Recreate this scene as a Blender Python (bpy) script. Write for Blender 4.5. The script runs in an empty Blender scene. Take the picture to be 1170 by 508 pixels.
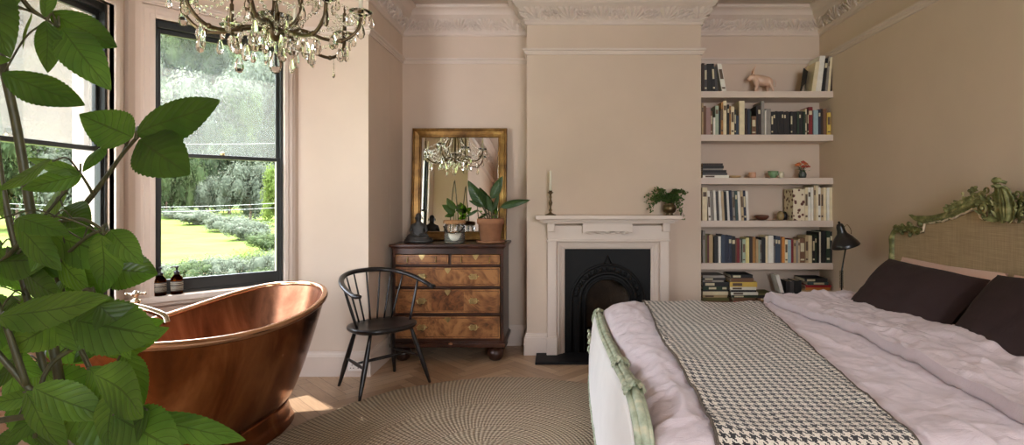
import bpy, math, random
from math import sin, cos, pi, sqrt, atan2, radians, exp
from mathutils import Vector, Matrix, noise
R = random.Random(7)
SC = bpy.context.scene
COL = SC.collection
F = 600.0
def PX(x, y, Y):
    return Vector(((x-640)*Y/F, Y, 1.3-(y-230)*Y/F))
def srgb(r, g, b):
    def c(v):
        v /= 255.0
        return v/12.92 if v <= .04045 else ((v+.055)/1.055)**2.4
    return (c(r), c(g), c(b), 1)
def fbm(x, y, z=0, o=3):
    s, a = 0, 1
    for _ in range(o):
        s += a*noise.noise((x, y, z)); x *= 2; y *= 2; z *= 2; a *= .5
    return s
# ------------------------------------------------------------ materials
class NT:
    def __init__(s, name):
        s.m = bpy.data.materials.new(name); s.m.use_nodes = True
        s.t = s.m.node_tree; s.t.nodes.clear()
        s.out = s.n('ShaderNodeOutputMaterial')
    def n(s, ty, **kw):
        nd = s.t.nodes.new(ty)
        for k, v in kw.items():
            if k in ('i',):
                for kk, vv in v.items(): s.set(nd, kk, vv)
            else: setattr(nd, k, v)
        return nd
    def set(s, nd, k, v):
        inp = nd.inputs[k]
        if isinstance(v, tuple) and len(v) == 2 and hasattr(v[0], 'outputs'): s.t.links.new(v[0].outputs[v[1]], inp)
        elif hasattr(v, 'outputs'): s.t.links.new(v.outputs[0], inp)
        else: inp.default_value = v
    def math(s, op, a, b=0.0, c=None):
        nd = s.n('ShaderNodeMath', operation=op); s.set(nd, 0, a); s.set(nd, 1, b)
        if c is not None: s.set(nd, 2, c)
        return nd
    def noise(s, scale, detail=4, vec=None, rough=.55, dist=0):
        nd = s.n('ShaderNodeTexNoise', i={'Scale': scale, 'Detail': detail, 'Roughness': rough, 'Distortion': dist})
        if vec is not None: s.set(nd, 'Vector', vec)
        return nd
    def ramp(s, fac, stops):
        nd = s.n('ShaderNodeValToRGB'); s.set(nd, 'Fac', fac)
        el = nd.color_ramp.elements
        while len(el) > 1: el.remove(el[-1])
        el[0].position = stops[0][0]; el[0].color = stops[0][1]
        for p, c in stops[1:]:
            e = el.new(p); e.color = c
        return nd
    def mix(s, f, a, b, bt='MIX'):
        nd = s.n('ShaderNodeMix', data_type='RGBA', blend_type=bt)
        s.set(nd, 0, f); s.set(nd, 6, a); s.set(nd, 7, b)
        return (nd, 2)
    def coord(s, w='Object'):
        return (s.n('ShaderNodeTexCoord'), w)
    def mapping(s, vec, scale=(1, 1, 1), rot=(0, 0, 0)):
        nd = s.n('ShaderNodeMapping'); s.set(nd, 'Vector', vec)
        nd.inputs['Scale'].default_value = scale; nd.inputs['Rotation'].default_value = rot
        return nd
    def bsdf(s, col, rough=.5, metal=0, bump=None, bs=.2, bd=.01, **kw):
        b = s.n('ShaderNodeBsdfPrincipled'); s.set(b, 'Base Color', col); s.set(b, 'Roughness', rough); s.set(b, 'Metallic', metal)
        for k, v in kw.items(): s.set(b, k.replace('_', ' '), v)
        if bump is not None:
            bn = s.n('ShaderNodeBump', i={'Strength': bs, 'Distance': bd}); s.set(bn, 'Height', bump); s.set(b, 'Normal', bn)
        s.t.links.new(b.outputs[0], s.out.inputs[0])
        return b
def M_plain(name, col, rough=.5, metal=0, var=.12, scale=8, bs=.1, bd=.002, **kw):
    t = NT(name); co = t.coord()
    nz = t.noise(scale, 5, co)
    d = tuple(c*(1-var) for c in col[:3])+(1,); l = tuple(min(1, c*(1+var)) for c in col[:3])+(1,)
    rp = t.ramp(nz, [(.3, d), (.7, l)])
    n2 = t.noise(scale*12, 4, co)
    t.bsdf(rp, rough, metal, n2, bs, bd, **kw)
    return t.m
M = {}
M['wall'] = M_plain('plaster_paint', srgb(206, 185, 166), .75, 0, .05, 1.6, .12, .002)
M['trim'] = M_plain('trim_paint', srgb(210, 192, 178), .45, 0, .04, 3, .08, .001)
M['ceil'] = M_plain('ceiling_paint', srgb(200, 183, 168), .85, 0, .03, 1.2)
M['stone'] = M_plain('exterior_stone', srgb(226, 214, 186), .9, 0, .12, 6)
M['darkframe'] = M_plain('sash_paint', srgb(32, 34, 33), .4, 0, .2, 10)
M['black'] = M_plain('black_lacquer', srgb(24, 20, 20), .3, 0, .2, 14)
M['iron'] = M_plain('cast_iron', srgb(15, 13, 12), .55, 0, .25, 20, .3, Specular_IOR_Level=.2)
M['soot'] = M_plain('sooty_firebrick', srgb(60, 46, 34), .9, 0, .4, 9, .5, .01)
M['slate'] = M_plain('slate_hearth', srgb(24, 22, 22), .6, 0, .2, 9, Specular_IOR_Level=.2)
M['bronze'] = M_plain('aged_brass', srgb(98, 82, 60), .38, .85, .3, 30)
M['brass'] = M_plain('brass', srgb(190, 168, 118), .3, 1, .2, 40)
M['chrome'] = M_plain('nickel', srgb(196, 182, 160), .15, 1, .06, 20)
M['buddha'] = M_plain('dark_bronze', srgb(56, 52, 48), .5, .35, .3, 25, .3)
M['terra'] = M_plain('terracotta', srgb(160, 110, 78), .85, 0, .14, 14, .3)
M['soil'] = M_plain('soil', srgb(52, 40, 30), .95, 0, .4, 40, .6, .01)
M['wax'] = M_plain('wax', srgb(236, 228, 208), .5, 0, .03, 8, Subsurface_Weight=.1)
M['cork'] = M_plain('cork', srgb(164, 120, 78), .8, 0, .2, 60, .3)
M['sock'] = M_plain('white_plastic', srgb(236, 228, 220), .4, 0, .02, 8)
M['hole'] = M_plain('dark_hole', srgb(40, 34, 32), .6, 0, .05, 8)
M['stem'] = M_plain('green_stem', srgb(66, 64, 36), .5, 0, .3, 30)
M['bark'] = M_plain('bark', srgb(84, 68, 52), .9, 0, .3, 20, .5, .01)
M['pages'] = M_plain('paper_pages', srgb(214, 200, 172), .9, 0, .08, 60)
M['bullw'] = M_plain('pink_ceramic', srgb(214, 176, 152), .35, 0, .14, 9)
M['greenpaint'] = None
def carved(name, a, b, gold):
    t = NT(name); co = t.coord()
    n1 = t.noise(22 if name != 'old_gilding' else 7, 6, co); rp = t.ramp(n1, [(.32, a), (.55, b), (.72, gold)])
    t.bsdf(rp, .55, 0, t.noise(90, 4, co), .4, .003); return t.m
M['headgreen'] = carved('carved_green_paint', srgb(66, 66, 36), srgb(132, 132, 80), srgb(184, 172, 126))
M['footgreen'] = carved('pale_green_paint', srgb(126, 134, 108), srgb(172, 178, 152), srgb(204, 196, 164))
M['gilt'] = carved('old_gilding', srgb(84, 56, 28), srgb(138, 102, 54), srgb(184, 146, 84))
for n_ in M['gilt'].node_tree.nodes:
    if n_.type == 'BSDF_PRINCIPLED': n_.inputs['Metallic'].default_value = .75; n_.inputs['Roughness'].default_value = .34
def M_floor():
    t = NT('oak_parquet')
    at = t.n('ShaderNodeAttribute', attribute_name='rnd'); uv = (t.n('ShaderNodeUVMap'), 0)
    mp = t.mapping(uv, (2.5, 34, 1)); nz = t.noise(3, 6, mp, .6, .6)
    base = t.ramp((at, 'Fac'), [(0, srgb(164, 132, 102)), (.5, srgb(186, 152, 120)), (1, srgb(200, 168, 136))])
    g = t.ramp(nz, [(.3, (.72, .70, .68, 1)), (.65, (1, 1, 1, 1))])
    c = t.mix(.8, base, g, 'MULTIPLY')
    t.bsdf(c, .38, 0, nz, .15, .002); return t.m
M['floor'] = M_floor()
def M_wood(name, dark, mid, light, rough=.3, burl=True, scale=5):
    t = NT(name); co = t.coord()
    w = t.noise(scale, 6, co, .6, 2.5 if burl else .6)
    v = t.n('ShaderNodeTexVoronoi', i={'Scale': scale*4.5})
    mixv = t.n('ShaderNodeVectorMath', operation='ADD'); t.set(mixv, 0, co)
    sc = t.n('ShaderNodeVectorMath', operation='SCALE'); t.set(sc, 0, (w, 1)); sc.inputs['Scale'].default_value = .35
    t.set(mixv, 1, sc); t.set(v, 'Vector', mixv)
    f = t.math('MULTIPLY_ADD', (v, 'Distance'), .35 if burl else .1, w)
    rp = t.ramp(f, [(.42, dark), (.6, mid), (.82, light)])
    t.bsdf(rp, rough, 0, w, .06, .002); return t.m
M['burl'] = M_wood('burr_walnut', srgb(72, 44, 24), srgb(122, 78, 46), srgb(162, 112, 68), .28, True, 3.2)
M['burldark'] = M_wood('dark_burr_walnut', srgb(56, 32, 20), srgb(92, 54, 30), srgb(128, 80, 46), .28, True, 5)
M['walnut'] = M_wood('dark_walnut', srgb(40, 22, 15), srgb(66, 36, 24), srgb(88, 52, 34), .3, False, 3)
M['panelwood'] = M_wood('painted_boards', srgb(196, 168, 152), srgb(206, 180, 164), srgb(214, 190, 174), .5, False, 2)
def M_copper(name, a, b, c, r0, r1):
    t = NT(name); co = t.coord()
    mp = t.mapping(co, (3, 3, .9)); n1 = t.noise(1.6, 7, mp, .6, .8); n2 = t.noise(40, 4, co)
    rp = t.ramp(n1, [(.3, a), (.5, b), (.72, c)])
    rr = t.n('ShaderNodeMapRange', i={'To Min': r0, 'To Max': r1}); t.set(rr, 'Value', n1)
    t.bsdf(rp, rr, 1, n2, .04, .002); return t.m
M['copper'] = M_copper('aged_copper', srgb(96, 58, 36), srgb(148, 90, 54), srgb(196, 134, 88), .14, .32)
M['copperin'] = M_copper('tarnished_copper', srgb(82, 56, 42), srgb(124, 82, 60), srgb(164, 118, 90), .24, .45)
M['rimcop'] = M_plain('polished_copper_rim', srgb(206, 160, 126), .18, 1, .1, 10)
def M_rug():
    t = NT('woven_jute'); co = t.coord()
    sp = t.n('ShaderNodeSeparateXYZ'); t.set(sp, 0, co)
    ln = t.n('ShaderNodeVectorMath', operation='LENGTH'); t.set(ln, 0, co)
    r = (ln, 'Value')
    an = t.math('ARCTAN2', (sp, 1), (sp, 0))
    nz = t.noise(5, 3, co)
    rings = t.math('SINE', t.math('MULTIPLY_ADD', r, 2*pi/.020, t.math('MULTIPLY', nz, 6.0)))
    # strands: slanted across each ring, their number kept to the ring's length by steps
    step = t.math('POWER', 2.0, t.math('ROUND', t.math('LOGARITHM', t.math('MAXIMUM', r, .02), 2.0)))
    n3 = t.noise(3, 3, co)
    ph = t.math('MULTIPLY_ADD', t.math('MULTIPLY', an, step), 2*pi/.024, t.math('MULTIPLY_ADD', r, 60.0, t.math('MULTIPLY', n3, 5.0)))
    fan = t.math('SINE', ph)
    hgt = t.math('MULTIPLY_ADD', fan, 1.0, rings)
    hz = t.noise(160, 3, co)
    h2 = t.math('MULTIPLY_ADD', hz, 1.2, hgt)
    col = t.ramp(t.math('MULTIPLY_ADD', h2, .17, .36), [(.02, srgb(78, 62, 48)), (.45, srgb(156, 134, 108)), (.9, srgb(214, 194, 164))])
    t.bsdf(col, .9, 0, h2, .7, .004); return t.m
M['rug'] = M_rug()
def M_cloth(name, col, rough=.9, var=.06, weave=900, bs=.25, sheen=.2):
    t = NT(name); co = t.coord(); nz = t.noise(4, 4, co); w = t.noise(weave*.4, 2, co)
    rp = t.ramp(nz, [(.3, tuple(c*(1-var) for c in col[:3])+(1,)), (.7, tuple(min(1, c*(1+var)) for c in col[:3])+(1,))])
    wr = t.noise(9, 5, t.mapping(co, (1, 2.2, 1)), .6, 1.2)
    h = t.math('MULTIPLY_ADD', w, .12, wr)
    t.bsdf(rp, rough, 0, h, bs, .01, Sheen_Weight=sheen); return t.m
M['duvet'] = M_cloth('pink_linen', srgb(204, 188, 190), bs=.6)
M['sheetpink'] = M_cloth('blush_cotton', srgb(214, 176, 156), bs=.25)
M['plum'] = M_cloth('plum_linen', srgb(46, 28, 28), bs=.25, sheen=0)
M['footlinen'] = M_cloth('white_linen', srgb(224, 218, 212), bs=.1)
def M_linen():
    t = NT('raw_linen'); co = t.coord()
    a = t.noise(6, 3, t.mapping(co, (1, 1, 60))); b = t.noise(6, 3, t.mapping(co, (1, 60, 1)))
    s = t.math('ADD', a, b); rp = t.ramp(t.math('MULTIPLY', s, .5), [(.35, srgb(150, 128, 98)), (.65, srgb(190, 166, 132))])
    t.bsdf(rp, .9, 0, s, .3, .002); return t.m
M['linen'] = M_linen()
def M_hound():
    t = NT('houndstooth_wool'); uv = (t.n('ShaderNodeUVMap'), 0)
    sp = t.n('ShaderNodeSeparateXYZ'); t.set(sp, 0, uv)
    T = .0037
    i = t.math('FLOOR', t.math('DIVIDE', (sp, 0), T)); j = t.math('FLOOR', t.math('DIVIDE', (sp, 1), T))
    def fm(a, b): return t.math('FLOORED_MODULO', a, b)
    wi = t.math('LESS_THAN', fm(i, 8.0), 3.5); wj = t.math('LESS_THAN', fm(j, 8.0), 3.5)
    up = t.math('LESS_THAN', fm(t.math('ADD', i, j), 4.0), 1.5)
    a = t.math('MULTIPLY', up, wi); b = t.math('MULTIPLY', t.math('SUBTRACT', 1.0, up), wj)
    s = t.math('ADD', a, b)
    nz = t.noise(300, 3, t.coord())
    c1 = t.ramp(nz, [(.3, srgb(206, 194, 176)), (.7, srgb(240, 230, 214))])
    c = t.mix(s, c1, srgb(30, 25, 25))
    su = t.math('SINE', t.math('MULTIPLY', (sp, 0), 2*pi/T)); sv = t.math('SINE', t.math('MULTIPLY', (sp, 1), 2*pi/T))
    h = t.math('ADD', su, sv)
    t.bsdf(c, .95, 0, h, .35, .002, Sheen_Weight=.2); return t.m
M['hound'] = M_hound()
def M_leaf(name, a, b, vein, tr=.45, gloss=.35):
    t = NT(name); uv = (t.n('ShaderNodeUVMap'), 0); sp = t.n('ShaderNodeSeparateXYZ'); t.set(sp, 0, uv)
    av = t.math('ABSOLUTE', (sp, 1))
    ph = t.math('MULTIPLY', t.math('SUBTRACT', (sp, 0), t.math('MULTIPLY', av, .28)), 2*pi*8)
    sv = t.math('GREATER_THAN', t.math('SINE', ph), .965)
    mid = t.math('LESS_THAN', av, .045)
    vn = t.math('MAXIMUM', sv, mid)
    nz = t.noise(7, 5, t.coord()); rp = t.ramp(nz, [(.3, a), (.7, b)])
    if name == 'vine_leaf':
        oi = t.n('ShaderNodeObjectInfo'); r2 = t.ramp((oi, 'Random'), [(0, (.50, .52, .42, 1)), (.45, (.85, .88, .8, 1)), (1, (1.2, 1.18, 1, 1))])
        rp = t.mix(1.0, rp, r2, 'MULTIPLY')
    c = t.mix(t.math('MULTIPLY', vn, .6), rp, vein)
    hb = t.math('MULTIPLY_ADD', t.math('SINE', ph), -.5, t.math('MULTIPLY', nz, .4))
    bn = t.n('ShaderNodeBump', i={'Strength': .4, 'Distance': .003}); t.set(bn, 'Height', hb)
    p = t.bsdf(c, gloss); t.set(p, 'Normal', bn)
    tl = t.n('ShaderNodeBsdfTranslucent'); c2 = t.mix(1.0, c, (1.15, 1.35, .5, 1), 'MULTIPLY'); t.set(tl, 'Color', c2)
    mx = t.n('ShaderNodeMixShader'); mx.inputs[0].default_value = tr
    t.t.links.new(p.outputs[0], mx.inputs[1]); t.t.links.new(tl.outputs[0], mx.inputs[2]); t.t.links.new(mx.outputs[0], t.out.inputs[0])
    return t.m
M['leaf'] = M_leaf('vine_leaf', srgb(72, 106, 42), srgb(116, 146, 66), srgb(60, 72, 28), .62, .45)
M['leafdark'] = M_leaf('dark_leaf', srgb(38, 62, 30), srgb(56, 84, 36), srgb(80, 104, 60), .2, .3)
M['leafsmall'] = M_leaf('small_leaf', srgb(52, 80, 36), srgb(92, 118, 56), srgb(92, 118, 56), .3, .45)
def foli(n, a, b, tr=.3):
    t = NT(n); oi = t.n('ShaderNodeObjectInfo'); nz = t.noise(1.2, 5, t.coord()); rp = t.ramp(nz, [(.35, a), (.65, b)])
    p = t.bsdf(rp, .8, Specular_IOR_Level=.1); tl = t.n('ShaderNodeBsdfTranslucent'); t.set(tl, 'Color', rp)
    mx = t.n('ShaderNodeMixShader'); mx.inputs[0].default_value = tr
    t.t.links.new(p.outputs[0], mx.inputs[1]); t.t.links.new(tl.outputs[0], mx.inputs[2]); t.t.links.new(mx.outputs[0], t.out.inputs[0])
    return t.m
M['foldark'] = foli('foliage_dark', srgb(30, 38, 26), srgb(50, 60, 36))
M['folmid'] = foli('foliage_mid', srgb(42, 54, 30), srgb(68, 80, 44))
M['folgrey'] = foli('foliage_silver', srgb(58, 64, 50), srgb(92, 98, 80))
M['follime'] = foli('foliage_lime', srgb(66, 82, 30), srgb(92, 104, 46))
M['lawn'] = M_plain('lawn_grass', srgb(76, 87, 42), .9, 0, .2, .5, .5, .05, Specular_IOR_Level=0.0)
M['hill'] = M_plain('hill_meadow', srgb(58, 68, 46), .95, 0, .3, .15, .5, .2, Specular_IOR_Level=0.0)
def M_pane(name, haze):
    t = NT(name)
    tr = t.n('ShaderNodeBsdfTransparent'); gl = t.n('ShaderNodeBsdfGlossy', i={'Roughness': .02}); 
    fr = t.n('ShaderNodeFresnel', i={'IOR': 1.45})
    f = t.math('MULTIPLY', fr, .8)
    mx = t.n('ShaderNodeMixShader'); t.set(mx, 0, f)
    t.t.links.new(tr.outputs[0], mx.inputs[1]); t.t.links.new(gl.outputs[0], mx.inputs[2])
    last = mx
    if haze:  # pale haze mixed into the glass as a translucent layer
        tl = t.n('ShaderNodeBsdfTranslucent'); tl.inputs[0].default_value = (.9, .93, .9, 1)
        nz = t.noise(4, 5, t.coord()); d = t.math('MULTIPLY_ADD', nz, haze*.5, haze*.75)
        m2 = t.n('ShaderNodeMixShader'); t.set(m2, 0, d)
        t.t.links.new(mx.outputs[0], m2.inputs[1]); t.t.links.new(tl.outputs[0], m2.inputs[2]); last = m2
    t.t.links.new(last.outputs[0], t.out.inputs[0]); return t.m
M['pane'] = M_pane('window_glass', 0.0)
M['panehazy'] = M_pane('hazy_window_glass', .05)
def M_glass(name, col, ior=1.45, rough=0):
    t = NT(name); g = t.n('ShaderNodeBsdfGlass', i={'Color': col, 'Roughness': rough, 'IOR': ior})
    t.t.links.new(g.outputs[0], t.out.inputs[0]); return t.m
M['crystal'] = M_glass('crystal', (1, .99, .97, 1), 1.5)
M['amber'] = M_glass('amber_glass', (.42, .13, .02, 1), 1.4)
M['jarglass'] = M_pane('jar_glass', .04)
def M_mirror():
    t = NT('silvered_glass'); nz = t.noise(30, 4, t.coord()); rr = t.n('ShaderNodeMapRange', i={'From Min': .3, 'From Max': .8, 'To Min': .0, 'To Max': .03}); t.set(rr, 'Value', nz)
    t.bsdf((.86, .86, .84, 1), rr, 1); return t.m
M['mirror'] = M_mirror()
_cm = {}
def CM(rgb, rough=.6, var=.08):
    k = (rgb, rough)
    if k not in _cm: _cm[k] = M_plain('cover_%02x%02x%02x' % rgb, srgb(*rgb), rough, 0, var, 20)
    return _cm[k]
# ------------------------------------------------------------ mesh builder
class MB:
    def __init__(s): s.v = []; s.f = []; s.mi = []; s.sm = []; s.uv = {}; s.M = None; s.cur = 0
    def av(s, p):
        p = Vector(p)
        if s.M is not None: p = s.M @ p
        s.v.append(p); return len(s.v)-1
    def af(s, idx, smooth=False, uv=None):
        s.f.append(tuple(idx)); s.mi.append(s.cur); s.sm.append(smooth)
        if uv: s.uv[len(s.f)-1] = uv
    def box(s, a, b):
        x0, y0, z0 = a; x1, y1, z1 = b
        if x0 > x1: x0, x1 = x1, x0
        if y0 > y1: y0, y1 = y1, y0
        if z0 > z1: z0, z1 = z1, z0
        i = [s.av(p) for p in ((x0,y0,z0),(x1,y0,z0),(x1,y1,z0),(x0,y1,z0),(x0,y0,z1),(x1,y0,z1),(x1,y1,z1),(x0,y1,z1))]
        for q in ((0,3,2,1),(4,5,6,7),(0,1,5,4),(1,2,6,5),(2,3,7,6),(3,0,4,7)): s.af([i[k] for k in q])
    def obox(s, p0, p1, off0, off1, z0, z1):
        """box along segment p0-p1 (2d), offsets along left normal"""
        d = Vector((p1[0]-p0[0], p1[1]-p0[1])); d.normalize(); n = Vector((-d.y, d.x))
        c = []
        for z in (z0, z1):
            for (p, o) in ((p0, off0), (p1, off0), (p1, off1), (p0, off1)):
                c.append(s.av((p[0]+n.x*o, p[1]+n.y*o, z)))
        for q in ((0,3,2,1),(4,5,6,7),(0,1,5,4),(1,2,6,5),(2,3,7,6),(3,0,4,7)): s.af([c[k] for k in q])
    def tube(s, pts, r, seg=8, closed=False, cap=True, flat=1.0):
        pts = [Vector(p) for p in pts]; n = len(pts)
        if not hasattr(r, '__len__'): r = [r]*n
        T = []
        for i in range(n):
            a = pts[(i-1) % n] if (closed or i > 0) else pts[i]; b = pts[(i+1) % n] if (closed or i < n-1) else pts[i]
            d = b-a; T.append(d.normalized() if d.length > 1e-9 else Vector((0, 0, 1)))
        up = Vector((0, 0, 1)) if abs(T[0].z) < .9 else Vector((1, 0, 0))
        N = (up - T[0]*up.dot(T[0])).normalized(); rings = []
        for i in range(n):
            N = (N - T[i]*N.dot(T[i])); N = N.normalized() if N.length > 1e-6 else Vector((1, 0, 0))
            B = T[i].cross(N)
            rings.append([s.av(pts[i]+(N*cos(2*pi*k/seg)*flat+B*sin(2*pi*k/seg))*r[i]) for k in range(seg)])
        for i in range(n if closed else n-1):
            a, b = rings[i], rings[(i+1) % n]
            for k in range(seg): s.af((a[k], a[(k+1) % seg], b[(k+1) % seg], b[k]), True)
        if cap and not closed:
            s.af(rings[0][::-1]); s.af(rings[-1])
    def lathe(s, prof, c=(0, 0, 0), seg=20, sx=1, sy=1):
        rings = []
        for (r, z) in prof:
            rings.append([s.av((c[0]+r*sx*cos(2*pi*k/seg), c[1]+r*sy*sin(2*pi*k/seg), c[2]+z)) for k in range(seg)])
        for a, b in zip(rings, rings[1:]):
            for k in range(seg): s.af((a[k], a[(k+1) % seg], b[(k+1) % seg], b[k]), True)
        if prof[0][0] > 1e-5: s.af(rings[0][::-1])
        if prof[-1][0] > 1e-5: s.af(rings[-1])
    def ball(s, c, r, seg=10, rings=6, sc=(1, 1, 1)):
        g = []
        for i in range(rings+1):
            t = pi*i/rings; row = []
            for k in range(seg):
                a = 2*pi*k/seg
                row.append(s.av((c[0]+r*sc[0]*sin(t)*cos(a), c[1]+r*sc[1]*sin(t)*sin(a), c[2]-r*sc[2]*cos(t))))
            g.append(row)
        for a, b in zip(g, g[1:]):
            for k in range(seg): s.af((a[k], a[(k+1) % seg], b[(k+1) % seg], b[k]), True)
    def prism(s, poly, fn, t0, t1):
        """poly: 2d list, fn(u,v,t)->3d"""
        a = [s.av(fn(u, v, t0)) for u, v in poly]; b = [s.av(fn(u, v, t1)) for u, v in poly]; n = len(poly)
        s.af(a[::-1]); s.af(b)
        for i in range(n): s.af((a[i], a[(i+1) % n], b[(i+1) % n], b[i]))
    def grid(s, fn, nu, nv, smooth=True, uvf=None, closeu=False):
        g = [[s.av(fn(i/nu, j/nv)) for j in range(nv+1)] for i in range(nu+(0 if closeu else 1))]
        n = len(g)
        for i in range(nu):
            for j in range(nv):
                a, b = g[i], g[(i+1) % n]
                uv = None
                if uvf: uv = [uvf(i/nu, j/nv), uvf((i+1)/nu, j/nv), uvf((i+1)/nu, (j+1)/nv), uvf(i/nu, (j+1)/nv)]
                s.af((a[j], b[j], b[j+1], a[j+1]), smooth, uv)
        return g
    def sweep(s, path, prof, side=-1, disp=None, step=None, closed=False):
        """profile (out,z) swept along a 2d path; out is measured to the side (-1 right, +1 left) of travel. Mitred."""
        P = [Vector(p) for p in path]; n = len(P)
        pts = []
        for i in range(n):
            if closed or 0 < i < n-1:
                d0 = (P[i]-P[i-1]).normalized(); d1 = (P[(i+1) % n]-P[i]).normalized()
            elif i == 0: d0 = d1 = (P[1]-P[0]).normalized()
            else: d0 = d1 = (P[-1]-P[-2]).normalized()
            n0 = Vector((-d0.y, d0.x))*side; n1 = Vector((-d1.y, d1.x))*side
            m = (n0+n1).normalized(); m = m/max(.3, m.dot(n0))
            pts.append((P[i], m))
        rows = []; acc = 0
        seq = pts+[pts[0]] if closed else pts
        for i in range(len(seq)-1):
            (p, m), (q, k) = seq[i], seq[i+1]; L = (q-p).length
            ns = max(1, int(L/step)) if step else 1
            for j in range(ns if i < len(seq)-2 else ns+1):
                t = j/ns; rows.append((p.lerp(q, t), m.lerp(k, t), acc+L*t))
            acc += L
        g = []
        for (p, m, a) in rows:
            row = []
            for (o, z) in prof:
                if disp: o2, z2 = disp(a, o, z)
                else: o2, z2 = o, z
                row.append(s.av((p.x+m.x*o2, p.y+m.y*o2, z2)))
            g.append(row)
        sm = disp is not None
        for a, b in zip(g, g[1:]):
            for k in range(len(prof)-1): s.af((a[k], b[k], b[k+1], a[k+1]) if side > 0 else (a[k], a[k+1], b[k+1], b[k]), sm)
        if not closed:
            s.af(g[0]); s.af(g[-1][::-1])
    def build(s, name, mats, parent=None, bevel=0, sub=0, local=False, origin=None, fixn=True, bseg=2):
        if not isinstance(mats, (list, tuple)): mats = [mats]
        me = bpy.data.meshes.new(name)
        off = Vector((0, 0, 0))
        if parent is not None:
            if not local:
                p = parent
                while p is not None: off = off+Vector(p.location); p = p.parent
        elif not local:
            if origin is None:
                xs = [v.x for v in s.v]; ys = [v.y for v in s.v]; zs = [v.z for v in s.v]
                origin = ((min(xs)+max(xs))/2, (min(ys)+max(ys))/2, min(zs))
            off = Vector(origin)
        me.from_pydata([v-off for v in s.v], [], s.f)
        for m in mats: me.materials.append(m)
        me.polygons.foreach_set('material_index', s.mi); me.polygons.foreach_set('use_smooth', s.sm)
        if s.uv:
            ul = me.uv_layers.new(name='UVMap')
            for fi, uvs in s.uv.items():
                pl = me.polygons[fi]
                for li, uv in zip(pl.loop_indices, uvs): ul.data[li].uv = uv
        if fixn:
            import bmesh
            bm = bmesh.new(); bm.from_mesh(me); bmesh.ops.recalc_face_normals(bm, faces=bm.faces); bm.to_mesh(me); bm.free()
        me.update()
        o = bpy.data.objects.new(name, me); COL.objects.link(o)
        if parent is not None: o.parent = parent
        elif not local: o.location = off
        if bevel:
            b = o.modifiers.new('bev', 'BEVEL'); b.width = bevel; b.segments = bseg; b.limit_method = 'ANGLE'; b.angle_limit = radians(35)
        if sub:
            m = o.modifiers.new('sub', 'SUBSURF'); m.levels = sub; m.render_levels = sub
        return o
def tag(o, label, cat, group=None, kind=None):
    o['label'] = label; o['category'] = cat
    if group: o['group'] = group
    if kind: o['kind'] = kind
    return o
def struct(o, label=None):
    o['kind'] = 'structure'
    if label: o['label'] = label
    return o
def empty(name, loc, rz=0, rot=None):
    o = bpy.data.objects.new(name, None); COL.objects.link(o); o.location = loc
    o.rotation_euler = rot if rot else (0, 0, rz); o.empty_display_size = .05
    return o
KIDS = {}
def copy_tree(o, parent=None):
    c = o.copy(); COL.objects.link(c); c.parent = parent
    for ch in [x for x in bpy.data.objects if x.parent == o]: copy_tree(ch, c)
    return c
def bez(pts, n=12):
    """Catmull-Rom through points"""
    P = [Vector(p) for p in pts]; P = [P[0]*2-P[1]]+P+[P[-1]*2-P[-2]]; out = []
    for i in range(1, len(P)-2):
        for k in range(n):
            t = k/n; a, b, c, d = P[i-1], P[i], P[i+1], P[i+2]
            out.append(.5*((2*b)+(c-a)*t+(2*a-5*b+4*c-d)*t*t+(3*b-a-3*c+d)*t**3))
    out.append(P[-2]); return out
SKY, SUN, SEL, EXPO = 14.0, 27.0, radians(61), 0.42
# ------------------------------------------------------------ room shell
YB = 4.76; YC = 4.46; XR = 2.35; XL = -1.43; H = 3.03; XC0 = -.283; XC1 = 1.197; YN = -1.7
YS = 3.92; B1 = (-1.955, 3.92); B2 = (-2.66, 3.26); B3 = (-2.66, 1.94); B4 = (-1.955, 1.28)
TH = .22
def floor():
    mb = MB(); W, L = .085, .51
    me_r = []
    a = radians(45); ca, sa = cos(a), sin(a)
    n = int(round(L/W))
    # herringbone lattice
    def add(px, py, horiz):
        w, h = (L, W) if horiz else (W, L)
        g = .0012
        c = [(px+g, py+g), (px+w-g, py+g), (px+w-g, py+h-g), (px+g, py+h-g)]
        q = [(x*ca-y*sa, x*sa+y*ca+1.5) for x, y in c]
        cx = sum(p[0] for p in q)/4; cy = sum(p[1] for p in q)/4
        if cx < -2.8 or cx > 2.5 or cy < YN-.2 or cy > YB+.2: return
        o = R.random()*10
        uv = [(o, 0), (o+L, 0), (o+L, W), (o, W)] if horiz else [(o, 0), (o, W), (o+L, W), (o+L, 0)]
        mb.af([mb.av((x, y, 0)) for x, y in q], False, uv); me_r.append(R.random())
    # herringbone: columns of steps; each step shifts (W,W); period along diagonal
    for k in range(-60, 61):
        for m in range(-9, 10):
            ox = k*W + m*L; oy = k*W - m*L
            add(ox, oy, True); add(ox+0, oy+W, False) if False else add(ox-W+W, oy+W, False)
    mb2 = mb
    mb2.cur = 1
    i = [mb2.av(p) for p in ((-3, YN-.3, -.004), (2.7, YN-.3, -.004), (2.7, YB+.3, -.004), (-3, YB+.3, -.004))]
    mb2.af(i)
    me_r.append(.2)
    o = mb2.build('floor', [M['floor'], M['walnut']], fixn=False, origin=(0, 1.5, 0))
    at = o.data.attributes.new('rnd', 'FLOAT', 'FACE')
    at.data.foreach_set('value', me_r)
    struct(o, 'oak herringbone parquet floor')
floor()
FLOORPOLY = [(XR, YN), (XR, YB), (XC1, YB), (XC1, YC), (XC0, YC), (XC0, YB), (XL, YB), (XL, YS), B1, B2, B3, B4, (XL, 1.28), (XL, YN)]
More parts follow.
